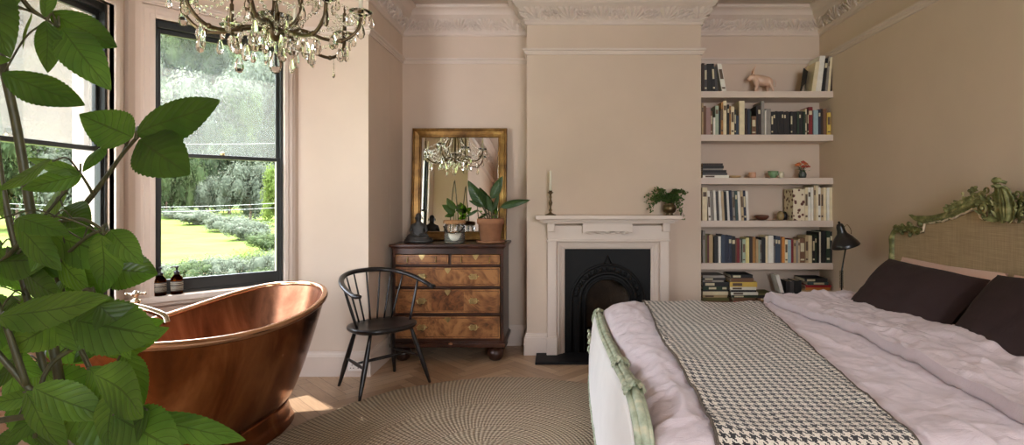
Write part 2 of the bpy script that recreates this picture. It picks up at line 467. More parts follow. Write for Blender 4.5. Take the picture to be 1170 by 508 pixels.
mb = MB(); mb.prism([(XR+.25, YN-.25), (XR+.25, YB+.25), (-1.93, YB+.25), (-1.95, 4.42), (-2.12, 4.10), (-2.9, 3.37), (-2.9, 1.83), (-2.12, 1.10), (-1.95, .78), (-1.95, YN-.25)], lambda u, v, t: (u, v, t), H, H+.15); struct(mb.build('ceiling', M['ceil']), 'plain plaster ceiling')
mb = MB(); mb.box((-2.95, YN-.3, -.25), (XR+.25, YB+.25, -.006)); struct(mb.build('floor', M['stone']))
def wall(name, p0, p1, holes=(), label=None, th=TH, ext0=0, ext1=0):
    """interior face runs p0->p1; thickness to the left of travel"""
    mb = MB(); d = (Vector(p1)-Vector(p0)); L = d.length; d.normalize()
    def at(s): return (p0[0]+d.x*s, p0[1]+d.y*s)
    s = -ext0
    for (a, b, z0, z1) in holes:
        mb.obox(at(s), at(a), 0, th, -.02, H)
        mb.obox(at(a), at(b), 0, th, -.02, z0); mb.obox(at(a), at(b), 0, th, z1, H)
        s = b
    mb.obox(at(s), at(L+ext1), 0, th, -.02, H)
    return struct(mb.build(name, M['wall']), label)
ZW0, ZW1 = .70, 2.46
wall('wall_right', (XR, YB), (XR, YN), label='bare plaster wall behind the headboard', ext0=.2, ext1=.2) if False else None
# travel direction chosen so that 'left' is outside
wall('wall_right', (XR, YB+.2), (XR, YN-.2), label='plain pink-beige plaster wall behind the bed')
wall('wall_back', (XL-.2, YB), (XR+.2, YB), label='plaster wall at the back of both alcoves')
wall('wall_left', (XL, YS+.5), (XL, YB), label='short plaster return wall left of the chest', th=.5)
wall('wall_left', B1, (XL-.001, YS), label='narrow plaster wall between bay and alcove', th=.5)
wall('wall_near', (XR, YN), (XL, YN), holes=[(.5, 2.0, .5, 2.6)], label='wall behind the camera')  # opening holds the unseen windows added for extra daylight
wall('wall_left', (XL, YN), (XL, .78), label='left wall beside the camera', th=.5)
wall('wall_left', (XL, 1.28), B4, label='narrow plaster wall on the near side of the bay', th=.5)
s2 = (Vector(B2)-Vector(B1)).length
wall('wall_bay', B2, B1, holes=[(.11, .865, ZW0, ZW1)], ext0=.0, label='angled wall of the bay')
wall('wall_bay', B3, B2, holes=[(.16, 1.16, ZW0, ZW1)], ext0=.09, ext1=.09, label='front wall of the bay')
wall('wall_bay', B4, B3, holes=[(.10, .856, ZW0, ZW1)], label='near angled wall of the bay')
mb = MB(); FC = .4025
mb.box((XC0, YC, -.02), (FC-.2, YB+.02, H)); mb.box((FC+.2, YC, -.02), (XC1, YB+.02, H)); mb.box((FC-.2, YC, .66), (FC+.2, YB+.02, H))
struct(mb.build('wall_chimney', M['wall']), 'projecting plaster chimney breast')
# near-side window
def window(n, p0, p1, a, b, z0=ZW0, z1=ZW1, zm=1.605):
    d = (Vector(p1)-Vector(p0)).normalized()
    nv = Vector((-d.y, d.x))
    def at(s, o=0): return (p0[0]+d.x*s+nv.x*o, p0[1]+d.y*s+nv.y*o)
    root = empty('window_%d' % n, (*at((a+b)/2), z0)); struct(root, 'tall sash window with dark painted frame')
    # casing (inside room: negative offset)
    def bar(m, s0, s1, za, zb, o0, o1): m.obox(at(s0), at(s1), o0, o1, za, zb)
    m = MB(); cw = .075
    for (w, o) in ((cw, -.022), (cw*.72, -.034), (cw*.3, -.042)):
        bar(m, a-w, a+.004, z0, z1+w, o, .0); bar(m, b-.004, b+w, z0, z1+w, o, .0); bar(m, a+.004, b-.004, z1-.004, z1+w, o, .0)
    m.build('casing', M['trim'], root, bevel=.003)
    m = MB(); bar(m, a-.095, b+.095, z0-.035, z0+.003, -.075, .02); bar(m, a-.08, b+.08, z0-.06, z0-.035, -.05, 0); m.build('sill', M['trim'], root, bevel=.006)
    # outer box frame
    m = MB(); fo, fi = .012, .075; fw = .018
    bar(m, a, a+fw, z0, z1, fo, fi); bar(m, b-fw, b, z0, z1, fo, fi); bar(m, a+fw, b-fw, z1-.045, z1, fo, fi); bar(m, a+fw, b-fw, z0, z0+.02, fo, fi+.06)
    m.build('frame', M['darkframe'], root, bevel=.002)
    A, B = a+fw, b-fw
    for nm, o0, o1, za, zb, rt, rb, gm in (('lower_sash', .02, .045, z0+.02, zm+.012, .026, .075, 'pane'), ('upper_sash', .047, .072, zm-.014, z1-.045, .03, .028, 'panehazy')):
        m = MB(); sw = .021
        bar(m, A, A+sw, za, zb, o0, o1); bar(m, B-sw, B, za, zb, o0, o1); bar(m, A+sw, B-sw, zb-rt, zb, o0, o1); bar(m, A+sw, B-sw, za, za+rb, o0, o1)
        sa = m.build(nm, M['darkframe'], root, bevel=.002)
        m = MB(); om = (o0+o1)/2
        i = [m.av((*at(A+sw-.004, om), za+rb-.004)), m.av((*at(B-sw+.004, om), za+rb-.004)), m.av((*at(B-sw+.004, om), zb-rt+.004)), m.av((*at(A+sw-.004, om), zb-rt+.004))]
        m.af(i); m.build('pane', M[gm], sa)
    m = MB(); c = at((a+b)/2, .03); m.ball((c[0], c[1], zm+.022), .014, 8, 6); m.lathe([(.016, 0), (.012, .008), (.004, .012)], (c[0], c[1], zm+.012), 8); m.build('latch', M['brass'], root)
window(1, B3, B2, .16, 1.16)
window(2, B2, B1, .11, .865)
window(3, B4, B3, .10, .856)
# unseen pair of windows added behind the camera to brighten the room
window(4, (XR, YN), (XL, YN), .5, 1.25, .5, 2.6, 1.55)
window(5, (XR, YN), (XL, YN), 1.25, 2.0, .5, 2.6, 1.55)
# corner posts of the bay
m = MB()
for c in (B2, B3):
    sg = 1 if c is B2 else -1
    pts = [(c[0]+.0, c[1]-sg*.055), (c[0]+.022, c[1]-sg*.05), (c[0]+.03, c[1]-sg*.01), (c[0]+.052, c[1]+sg*.022), (c[0]+.04, c[1]+sg*.037)]
    m.prism(pts, lambda u, v, t: (u, v, t), .2, 2.55)
struct(m.build('trim_1', M['trim'], bevel=.004), 'upright boards in the corners of the bay')
# ---- mouldings. Path runs with the room on its right
PATH = [(XL, YN), (XL, 1.28), B4, B3, B2, B1, (XL, YS), (XL, YB), (XC0, YB), (XC0, YC), (XC1, YC), (XC1, YB), (XR, YB), (XR, YN)]
# picture rail
rail = [(0, 2.545), (.012, 2.547), (.014, 2.556), (.02, 2.560), (.022, 2.572), (.034, 2.580), (.036, 2.592), (.0, 2.594)]
m = MB(); m.sweep(PATH, rail, -1); struct(m.build('trim_2', M['trim']), 'picture rail running round the room')
# cornice with a band of acanthus leaves
NB = 16
cp = [(0, 2.795), (.014, 2.797), (.018, 2.806), (.012, 2.812), (.022, 2.818), (.024, 2.826)]
band = [(.030+.052*(k/NB)**1.6, 2.83+.096*k/NB) for k in range(NB+1)]
top = [(.094, 2.930), (.098, 2.945), (.108, 2.947), (.112, 2.955), (.125, 2.985), (.150, 3.0), (.165, 3.004), (.168, 3.03), (0, 3.03)]
def leafrel(a, o, z):
    if z < 2.829 or z > 2.9275: return (o, z)
    v = (z-2.83)/.096
    e = min(1, 6*v*(1-v)*1.3) if 0 < v < 1 else 0
    per = .26; q = int(a//(per/2)); u = (a % (per/2))/(per/2); x = (u-.5)*per/2; y = v*.096
    if q % 2 == 0:      # a fan of leaves opening upwards
        th = atan2(y+.012, x); h = .25+.75*abs(cos(th*7.5))**.7*(1-.35*abs(2*v-1))
        h *= .6+.4*min(1, sqrt(x*x+y*y)/.05)
    else:               # two curling leaves meeting at a flower
        h = 0
        for sx_ in (-1, 1):
            dx = x-sx_*.030; dy = y-.050; rr = sqrt(dx*dx+dy*dy); th = atan2(dy, dx*sx_)
            h = max(h, (.55+.45*cos(th*3-rr*260))*exp(-(rr/.036)**4))
        h = max(h, .9*exp(-((x*x+(y-.03)**2)/.012**2)), .5*abs(sin(x*160+y*60*(1 if x > 0 else -1)))*(1-exp(-((abs(x)-.03)**2+(y-.05)**2)/.02**2)))
    return (o+e*(.050*h-.024), z)
m = MB(); m.sweep([p for p in PATH if True], cp+band+top, -1, disp=leafrel, step=.006)
struct(m.build('trim_3', M['trim']), 'plaster cornice with a carved band of acanthus leaves')
# skirting
sk = [(0, .185), (.008, .184), (.010, .172), (.016, .160), (.018, .150), (.022, .146), (.024, .0), (0, 0)]
segs = {'left': [(XL, YN), (XL, 1.28), B4, B3, B2, B1, (XL, YS), (XL, YB)], 'back': [(XL, YB), (XC0, YB), (XC0, YC), (-.105, YC)], 'chimney': [(.91, YC), (XC1, YC), (XC1, YB), (XR, YB)], 'right': [(XR, YB), (XR, YN)]}
for k, p in segs.items():
    m = MB(); m.sweep(p, sk, -1); struct(m.build('baseboard_'+k, M['trim']), 'tall painted skirting board')
# boarded panel and ledge under the bay windows
for i, (p, q) in enumerate(((B2, B1), (B3, B2), (B4, B3))):
    m = MB(); n = 4
    for k in range(n):
        z = .187+k*.112; m.obox(p, q, -.020, 0, z, z+.104); m.obox(p, q, -.014, 0, z+.104, z+.112)
    struct(m.build('trim_%d' % (4+i), M['panelwood'], bevel=.004), 'painted horizontal boards under the bay window sill')
# socket
root = empty('wall_socket', (-1.50, YS-.024, .05)); tag(root, 'white double wall socket on the skirting left of the chair legs', 'socket')
m = MB(); m.box((-1.572, YS-.034, .045), (-1.452, YS-.0235, .118)); m.build('faceplate', M['sock'], root, bevel=.004)
for x in (-1.54, -1.484):
    m = MB()
    for dx, dz in ((0, .022), (-.011, 0), (.011, 0)): m.box((x+dx-.004, YS-.0345, .065+dz), (x+dx+.004, YS-.034, .071+dz))
    m.build('outlet', M['hole'], root)
    m = MB(); m.box((x-.008, YS-.038, .1), (x+.008, YS-.034, .112)); m.build('switch', M['sock'], root)
# ------------------------------------------------------------ fireplace
root = empty('fireplace', (.40, 4.3, 0)); tag(root, 'painted fireplace surround with black cast iron arched insert', 'fireplace')
FX0, FX1 = -.105, .91
for s_ in (0, 1):
    m = MB()
    def bx(a, b, y0, z0, z1):
        if s_: a, b = FX0+FX1-b, FX0+FX1-a
        m.box((a, y0, z0), (b, YC+.001, z1))
    bx(FX0, FX0+.075, 4.385, .0, .968); bx(FX0-.008, FX0+.082, 4.372, .0, .17)
    m.build('pilaster', M['trim'], root, bevel=.004)
m = MB()
# mitred architrave, profile round opening
op = [(FX0+.075, 0), (FX0+.075, .968), (FX1-.075, .968), (FX1-.075, 0)]
prof = [(0, .0), (0, .060), (.014, .072), (.02, .072), (.024, .056), (.034, .056), (.038, .046), (.050, .046), (.054, .032), (.066, .030), (.070, .018), (.070, 0)]
rows = []
IN = [(1, 0), (1, -1), (-1, -1), (-1, 0)]
for (x, z), (ix, iz) in zip(op, IN): rows.append([m.av((x+ix*o, YC+.004-h, z+iz*o)) for o, h in prof])
for a, b in zip(rows, rows[1:]):
    for k in range(len(prof)-1): m.af((a[k], b[k], b[k+1], a[k+1]))
m.build('architrave', M['trim'], root)
m = MB(); m.box((FX0, 4.385, .968), (FX1, YC+.001, 1.10)); m.box((FX0-.01, 4.375, .966), (FX1+.01, YC+.001, .982)); m.build('frieze', M['trim'], root, bevel=.003)
m = MB()
tx0, tx1 = .185, .60
m.box((tx0, 4.345, 1.045), (tx1, 4.386, 1.13))
wav = [(tx0, 1.046)]+[(tx0+(tx1-tx0)*k/40, 1.034+.010*sin(k/40*2*pi*4.5)+.006*abs(sin(k*1.9))) for k in range(41)]+[(tx1, 1.046)]
m.prism(wav, lambda u, v, t: (u, t, v), 4.342, 4.386)
for k in range(5): m.ball((tx0+.05+k*.079, 4.345, 1.044), .014, 8, 5, (1.8, .6, .7))
m.build('carved_tablet', M['trim'], root, bevel=.002)
m = MB(); m.box((FX0-.04, 4.335, 1.118), (FX1+.04, YC+.001, 1.135)); m.box((FX0-.06, 4.31, 1.135), (FX1+.06, YC+.001, 1.150)); m.box((FX0-.095, 4.275, 1.156), (FX1+.085, YC+.001, 1.186)); m.box((FX0-.08, 4.29, 1.150), (FX1+.07, YC+.001, 1.157))
for x in (FX0+.03, FX1-.03): m.box((x-.03, 4.345, 1.05), (x+.03, 4.386, 1.12))
m.build('mantel_shelf', M['trim'], root, bevel=.003)
# iron insert
ix0, ix1, iz1 = FX0+.145, FX1-.145, .898
icx = (ix0+ix1)/2
def arch(r, zs, n=24): return [(icx-r, .02)]+[(icx-r*cos(pi*k/n), zs+r*sin(pi*k/n)) for k in range(n+1)]+[(icx+r, .02)]
m = MB(); outer = [(ix0, .02), (ix0, iz1), (ix1, iz1), (ix1, .02)]
ra, zs = .185, .46
inn = arch(ra, zs)
# plate with arched opening: strip between arch and rectangle
n = len(inn)
def rectpt(k):
    t = k/(n-1)
    per = [(ix0, .02), (ix0, iz1), (ix1, iz1), (ix1, .02)]
    if t < .02: return per[0]
    th = pi*(k-1)/(n-3) if 0 < k < n-1 else 0
    dx, dz = -cos(th), sin(th)
    sx = (ix1-ix0)/2/max(1e-6, abs(dx)); sz = (iz1-zs)/max(1e-6, abs(dz)); q = min(sx, sz)
    return (icx+dx*q, zs+dz*q)
A_ = [m.av((u, YC-.012, v)) for u, v in inn]; B_ = [m.av((*[rectpt(k)[0]], YC-.012, rectpt(k)[1])) if 0 < k < n-1 else m.av(((ix0 if k == 0 else ix1), YC-.012, .02)) for k in range(n)]
C_ = [m.av((u, YC-.001, v)) for u, v in inn]
for k in range(n-1): m.af((A_[k], A_[k+1], B_[k+1], B_[k])); m.af((A_[k], C_[k], C_[k+1], A_[k+1]))
for zc, xx in ((iz1, ix0), (iz1, ix1)):
    # corner fillers
    ks = [k for k in range(1, n-1) if abs(rectpt(k)[0]-xx) < 1e-4 or abs(rectpt(k)[1]-iz1) < 1e-4]
    side = [k for k in ks if abs(rectpt(k)[0]-xx) < 1e-4]; tp = [k for k in ks if abs(rectpt(k)[1]-iz1) < 1e-4]
    if side and tp:
        a = max(side) if xx == ix0 else min(side); b = min(tp) if xx == ix0 else max(tp)
        if a != b: m.af((m.av((xx, YC-.012, iz1)), B_[a], B_[b]))
m.build('iron_plate', M['iron'], root)
for (r_, w_, dep) in ((.305, .012, .02), (.27, .006, .012), (.235, .016, .03), (.19, .012, .026)):
    m = MB(); pts = [(icx-r_, YC-dep*.6, .03)]+[(icx-r_*cos(pi*k/28), YC-dep*.6, zs+r_*sin(pi*k/28)) for k in range(29)]+[(icx+r_, YC-dep*.6, .03)]
    m.tube(pts, w_, 8); m.build('arch_moulding', M['iron'], root)
m = MB()
for k in range(1, 16):
    th = pi*k/16; m.ball((icx-.27*cos(th), YC-.016, zs+.27*sin(th)), .016, 8, 5, (1, .7, 1.2)); 
    m.ball((icx-.252*cos(th+.1), YC-.016, zs+.252*sin(th+.1)), .009, 6, 4)
for k in range(6): m.ball((icx, YC-.014, .78+.012*k), .03-.003*k, 8, 5, (1.2-.1*k, .5, .5))
m.build('cast_ornament', M['iron'], root)
m = MB()
m.grid(lambda u, v: (icx-.196*cos(pi*u), YC+.002+.24*sin(pi*u)*(1-.35*v*v), .0+.655*v), 20, 8)
m.af([m.av(p) for p in ((icx-.198, YC, .003), (icx+.198, YC, .003), (icx+.198, YC+.25, .003), (icx-.198, YC+.25, .003))])
m.build('fireback', M['soot'], root)
m = MB()
for k in range(7): m.tube([(icx-.15+k*.05, YC+.01, .09), (icx-.15+k*.05, YC-.005, .15), (icx-.15+k*.05, YC+.01, .23)], .006, 6)
m.tube([(icx-.18, YC+.005, .10), (icx+.18, YC+.005, .10)], .009, 6); m.tube([(icx-.18, YC+.005, .22), (icx+.18, YC+.005, .22)], .009, 6)
m.build('grate', M['iron'], root)
m = MB(); m.box((-.20, 4.18, .0005), (1.0, YC+.001, .022)); m.build('hearth_slab', M['slate'], root, bevel=.003)
# ------------------------------------------------------------ shelves
SHZ = [2.248, 1.875, 1.503, 1.135, .770, .402]
NAMES = ['top', 'second', 'third', 'fourth', 'fifth', 'lowest']
SY = 4.515
for z, nm in zip(SHZ, NAMES):
    m = MB(); m.box((XC1+.001, SY, z-.055), (XR-.001, YB-.001, z)); o = m.build('alcove_shelf', M['trim'], bevel=.002)
    tag(o, 'painted %s alcove shelf right of the chimney breast' % (nm if nm in ('top', 'lowest') else nm+' from the top'), 'shelf', 'floating alcove shelves')
SP = F/(SY+.03)
def sx(x): return (x-640)/F*(SY+.03)
ORD = ['first', 'second', 'third', 'fourth', 'fifth', 'sixth', 'seventh', 'eighth', 'ninth', 'tenth', 'eleventh', 'twelfth', 'thirteenth', 'fourteenth', 'fifteenth', 'sixteenth', 'seventeenth', 'eighteenth', 'nineteenth', 'twentieth'] + ['twenty-'+w for w in ('first', 'second', 'third', 'fourth', 'fifth', 'sixth', 'seventh', 'eighth', 'ninth')] + ['thirtieth'] + ['thirty-'+w for w in ('first', 'second', 'third', 'fourth', 'fifth', 'sixth', 'seventh', 'eighth', 'ninth')] + ['fortieth'] + ['forty-'+w for w in ('first', 'second', 'third', 'fourth', 'fifth', 'sixth', 'seventh', 'eighth', 'ninth')]
CN = {'black': (30, 26, 26), 'dark brown': (52, 36, 30), 'brown': (112, 78, 54), 'tan': (176, 148, 108), 'cream': (222, 206, 170), 'white': (226, 220, 208), 'grey': (138, 130, 122), 'mauve': (160, 128, 120),
      'ochre': (160, 112, 58), 'yellow': (214, 180, 84), 'orange': (204, 132, 60), 'navy': (40, 44, 62), 'dark red': (122, 34, 38), 'red': (168, 34, 40), 'pale blue': (150, 172, 178), 'pale green': (160, 172, 150),
      'dark green': (38, 54, 36), 'olive': (98, 92, 48), 'pale yellow': (220, 206, 140), 'slate blue': (52, 62, 78), 'maroon': (96, 42, 46), 'teal': (58, 78, 78), 'beige': (190, 166, 132), 'dark grey': (70, 66, 66)}
def book(x0, x1, y0, y1, z0, z1, colour, lean=0, horiz=False, spine=True, band=None, depth=None):
    """upright book, spine towards -Y; lean = shift of its top in x"""
    m = MB(); t = .0022
    def pt(x, y, z):
        return (x+lean*(z-z0)/(z1-z0), y, z)
    def bx(a, b):
        (xa, ya, za), (xb, yb, zb) = a, b
        i = [m.av(pt(*p)) for p in ((xa,ya,za),(xb,ya,za),(xb,yb,za),(xa,yb,za),(xa,ya,zb),(xb,ya,zb),(xb,yb,zb),(xa,yb,zb))]
        for q in ((0,3,2,1),(4,5,6,7),(0,1,5,4),(1,2,6,5),(2,3,7,6),(3,0,4,7)): m.af([i[k] for k in q])
    if not horiz:
        t = min(t, (x1-x0)*.2)
        m.cur = 0; bx((x0, y0, z0), (x0+t, y1, z1)); bx((x1-t, y0, z0), (x1, y1, z1)); bx((x0+t, y0, z0), (x1-t, y0+.003, z1))
        m.cur = 1; bx((x0+t, y0+.003, z0+.003), (x1-t, y1-.004, z1-.004))
        if band is not None:
            m.cur = 2
            for (a, b) in band: bx((x0+(x1-x0)*.14, y0-.0006, z0+(z1-z0)*a), (x1-(x1-x0)*.14, y0, z0+(z1-z0)*b))
    else:
        t = min(t, (z1-z0)*.2)
        m.cur = 0; bx((x0, y0, z0), (x1, y1, z0+t)); bx((x0, y0, z1-t), (x1, y1, z1)); bx((x0, y0, z0+t), (x1, y0+.003, z1-t))
        m.cur = 1; bx((x0+.003, y0+.003, z0+t), (x1-.003, y1-.003, z1-t))
        if band is not None:
            m.cur = 2
            for (a, b) in band: bx((x0+(x1-x0)*a, y0-.0006, z0+(z1-z0)*.2), (x0+(x1-x0)*b, y0, z1-(z1-z0)*.2))
    c = CN[colour]; lum = sum(c)/3
    bc = CM((206, 194, 160)) if lum < 110 else CM((96, 76, 60))
    return m.build('book', [CM(c), M['pages'], bc])
def row(shelf, items, group, start=0, where=None, noun='book', total_side='left'):
    z = SHZ[shelf]; nm = NAMES[shelf]
    for k, it in enumerate(items):
        x0, x1, yt, c = it[:4]; lean = it[4] if len(it) > 4 else 0
        h = (230-yt)/F*(SY+.03)+1.3-z; h = max(.08, h)
        yb = SY+.012+R.random()*.012; dep = min(YB-.006-yb, max(.12, h*.66))
        band = None
        if R.random() < .35: band = [(.72, .86)] if R.random() < .5 else [(.1, .16), (.45, .8)]
        o = book(sx(x0), sx(x1)-.0004, yb, yb+dep, z+.0003, z+h, c, lean*(SY+.03)/F, band=band)
        sh = {0: 'top', 5: 'lowest'}.get(shelf, nm)
        thin = 'thin ' if (x1-x0) < 2.6 else ('thick ' if x1-x0 > 4.5 else '')
        a = 'leaning ' if abs(lean) > 1.2 else ''
        lab = '%s%s%s %s, %s from the left %s %s shelf' % (thin, a, c, noun, ORD[k+start], where or 'on the', sh)
        tag(o, ' '.join(lab.split()), 'book', group)
def cv(ox, sc, lst):
    out = []
    for it in lst:
        a, b, t, c = it[:4]
        e = (ox[0]+a/sc, ox[0]+b/sc, ox[1]+t/sc, c)
        out.append(e+tuple(v/sc for v in it[4:]))
    return out
S = 10.16
left1 = cv((795, 60), S, [(65, 95, 130, 'dark brown'), (97, 128, 145, 'dark grey'), (131, 188, 135, 'black', -3), (192, 222, 135, 'black', -18), (226, 258, 170, 'dark grey', -26), (300, 352, 132, 'white', -58)])
# lean of that last one measured at its top; books before it lean with it
left1 = [b if len(b) < 5 else b for b in left1]
row(0, left1, 'books at the left of the top shelf')
right1 = [(926.4, 931, 71, 'cream', 5), (931.3, 937.6, 64, 'white', 5), (937.9, 941.3, 67, 'black', 5), (941.6, 944.4, 65, 'grey', 4.5), (944.7, 947.3, 66, 'cream', 3), (949, 952, 66.5, 'dark brown', 0)]
row(0, right1, 'books at the right of the top shelf', start=1, where='of the right-hand group on the')
# picture-covered book turned face out at the head of the right-hand group
m = MB(); xa, xb, z = sx(914), sx(926), SHZ[0]
def pt(u, v, t): return (xa+(xb-xa)*u+t*.2+v*.03, SY+.02+u*.12-v*0+t, z+v*.205)
m.prism([(0, 0), (1, 0), (1, 1), (0, 1)], lambda u, v, t: pt(u, v, t), 0, .02)
m.cur = 1; m.prism([(.2, .03), (.95, .03), (.7, .4), (.4, .28)], lambda u, v, t: pt(u, v, t), -.001, 0)
o = m.build('book', [CM((44, 40, 40)), CM((200, 186, 166))]); tag(o, 'dark picture-covered book turned half face out, right side of top shelf', 'book', 'books at the right of the top shelf')
S = 9.235
L2 = cv((795, 105), S, [(60, 79, 118, 'tan'), (80, 104, 150, 'brown'), (108, 154, 165, 'mauve'), (155, 174, 200, 'brown'), (180, 203, 270, 'white'), (204, 240, 145, 'pale green'), (243, 260, 200, 'black'), (262, 286, 112, 'ochre'), (287, 322, 95, 'cream'), (328, 348, 135, 'black'), (349, 366, 150, 'ochre'), (367, 402, 155, 'cream'), (403, 419, 190, 'black'), (420, 446, 250, 'slate blue'), (455, 512, 95, 'cream'), (514, 535, 175, 'dark brown'), (540, 563, 180, 'navy'), (564, 583, 200, 'dark green'), (585, 631, 258, 'brown'), (633, 652, 150, 'black'), (654, 684, 150, 'dark brown', -8), (686, 719, 100, 'grey'), (721, 735, 195, 'white')])
L2 += cv((870, 105), S, [(40, 92, 180, 'grey')]+[(95+22.6*k, 95+22.6*k+21.6, 205+R.random()*6, 'black' if k not in (12, 15) else 'dark green') for k in range(16)]+[(458, 474, 180, 'cream'), (476, 489, 190, 'dark brown'), (491, 535, 160, 'dark red'), (540, 588, 195, 'pale blue'), (594, 618, 185, 'navy'), (619, 640, 180, 'dark brown'), (645, 681, 182, 'brown'), (684, 724, 220, 'yellow')])
row(1, L2, 'books along the second shelf')
S = 4.617
L4 = [(802, 807.6, 214, 'cream')]+[(809.3+3.1*k, 812.1+3.1*k, 217.2+R.random()*1.5, c, -1.6) for k, c in enumerate(['white', 'grey', 'white', 'dark grey', 'white', 'beige', 'black', 'white', 'navy', 'grey', 'teal', 'white', 'beige', 'navy', 'white'])]
row(3, L4, 'thin books and magazines on the fourth shelf')
R4 = cv((790, 160), S, [(597, 612, 250, 'cream'), (613, 627, 250, 'white'), (628, 640, 248, 'white'), (641, 652, 238, 'beige'), (653, 664, 240, 'cream'), (666, 680, 250, 'white'), (681, 694, 252, 'beige'), (695, 709, 250, 'cream'), (710, 724, 250, 'white'), (725, 740, 250, 'cream'), (742, 757, 240, 'black')])
row(3, R4, 'pale books at the right of the fourth shelf', where='after the floral box on the')
S = 10.16
L5 = cv((795, 255), S, [(75, 105, 85, 'grey'), (108, 129, 120, 'olive'), (130, 150, 140, 'maroon'), (152, 196, 130, 'tan'), (204, 251, 150, 'black'), (258, 289, 150, 'white'), (292, 330, 130, 'slate blue'), (332, 373, 140, 'navy'), (375, 411, 140, 'navy'), (413, 455, 150, 'black'), (458, 473, 180, 'brown'), (475, 505, 175, 'dark red'), (508, 524, 190, 'grey'), (538, 574, 185, 'pale green'), (575, 613, 165, 'pale yellow'), (618, 652, 160, 'dark brown'), (654, 688, 160, 'ochre'), (690, 719, 180, 'tan'), (722, 736, 190, 'pale green'), (738, 754, 190, 'grey'), (757, 801, 165, 'black')])
L5 += cv((870, 255), S, [(40, 70, 145, 'cream'), (71, 131, 140, 'white'), (133, 150, 185, 'grey'), (152, 182, 145, 'slate blue'), (183, 212, 150, 'slate blue'), (214, 231, 170, 'brown'), (233, 265, 160, 'orange'), (268, 300, 190, 'cream'), (301, 336, 190, 'pale blue'), (339, 365, 180, 'dark red'), (367, 393, 190, 'tan'), (395, 418, 200, 'grey'), (420, 440, 180, 'beige'), (441, 500, 170, 'brown'), (504, 538, 145, 'beige'), (539, 578, 140, 'cream'), (582, 612, 140, 'black'), (613, 634, 130, 'dark green'), (686, 738, 90, 'black'), (742, 786, 90, 'dark green'), (788, 833, 95, 'black')])
L5a = L5[:-3]; L5b = L5[-3:]
row(4, L5a, 'books along the fifth shelf')
row(4, L5b, 'tall dark books at the right end of the fifth shelf', where='after the white-edged file on the')
# open white-edged magazine file
z = SHZ[4]; xa, xb = sx(932.6), sx(936.6); root = empty('magazine_file', ((xa+xb)/2, SY+.1, z)); tag(root, 'black magazine file with white edges among books, fifth alcove shelf', 'magazine file')
m = MB(); zt = 1.3-(264.5-230)/F*(SY+.03); m.box((xa+.004, SY+.016, z), (xb-.001, YB-.03, zt-.004)); m.build('file_body', CM(CN['black']), root)
m = MB(); m.box((xb-.012, SY+.012, z), (xb, SY+.0155, zt)); m.box((xb-.012, SY+.012, zt-.003), (xb, YB-.03, zt)); m.build('white_edge', CM(CN['white']), root)
# horizontally stacked books
def stack(shelf, x0, x1, layers, group, where, ybase):
    z = SHZ[shelf]; n = len(layers); 
    tot = sum(l[0] for l in layers); 
    for k, l in enumerate(layers):
        h = l[0]*(SY+.03)/F; c = l[1]; j0 = l[2] if len(l) > 2 else 0; j1 = l[3] if len(l) > 3 else 0
        band = l[4] if len(l) > 4 else ([(.1, .45)] if R.random() < .5 else None)
        o = book(sx(x0+j0), sx(x1+j1), SY+.006, SY+.006+.19+.03*R.random(), z+.0003, z+h-.0004, c, 0, True, band=band)
        pos = 'bottom' if k == 0 else ('topmost' if k == n-1 else ORD[k]+' from bottom')
        tag(o, '%s book lying flat, %s of %s' % (c, pos, where), 'book', group)
        z += h
stack(2, 802, 830, [(3.2, 'white', 0, 2), (2.6, 'dark grey', 0, 0), (3.2, 'black', 0, -1), (1.6, 'grey', 0, -5), (3.4, 'black', 0, -4), (2.6, 'dark brown', 0, -5)], 'flat stack on the third shelf', 'the stack on the third shelf', 0)
stack(5, 802, 832, [(3.4, 'black', 0, 1), (2, 'brown', 0, 2), (4, 'olive', 0, 0), (3, 'tan', 0, -2), (4, 'cream', 0, -1), (1.6, 'black', 0, 0), (4, 'dark green', 0, -2, [(.25, .55), (.8, .97)]), (5, 'black', 0, 0), (2.2, 'grey', 0, -6), (2.5, 'black', 0, -4), (3, 'grey', 0, -5)], 'left stack on the lowest shelf', 'the leftmost stack on the lowest shelf', 0)
stack(5, 834, 863, [(5, 'red', 3, 0), (4.2, 'brown', 3, -1), (3, 'dark green', 1, 2), (3.4, 'white', 0, 2), (2.4, 'black', 0, 0), (3.4, 'white', -1, 0), (5.6, 'yellow', -1, 1), (4.4, 'brown', 0, -3), (4, 'black', 0, -4)], 'second stack on the lowest shelf', 'the yellow-and-red stack on the lowest shelf', 0)
stack(5, 865, 895, [(2.4, 'dark brown', 0, 0), (4, 'ochre', 0, 1), (2.4, 'brown', 0, 1), (3.4, 'black', 0, 0), (2, 'olive', 0, -12)], 'low stack on the lowest shelf', 'the low middle stack on the lowest shelf', 0)
stack(5, 916, 948, [(3.5, 'black', 0, 0), (5, 'navy', 1, -1, [(.3, .5)]), (6, 'maroon', 0, 0, [(.1, .6)]), (3.4, 'tan', -1, 0), (2.8, 'orange', 3, -1), (2.8, 'red', 3, 0), (3.6, 'teal', 5, -3, [(.3, .8)]), (4, 'black', 2, -4)], 'right stack on the lowest shelf', 'rightmost stack, lowest shelf', 0)
row(5, [(897.5, 902, 320.5, 'black'), (902.3, 907, 321, 'dark grey'), (907.3, 915, 320, 'black')], 'black upright files on the lowest shelf', where='of the black trio on the')
# leaning white book on the low stack
z = SHZ[5]+14.3*(SY+.03)/F
o = book(sx(891.5), sx(895.5), SY+.02, SY+.14, z, z+.155, 'white', -.045); tag(o, 'white book leaning against black files on top of the low stack', 'book')
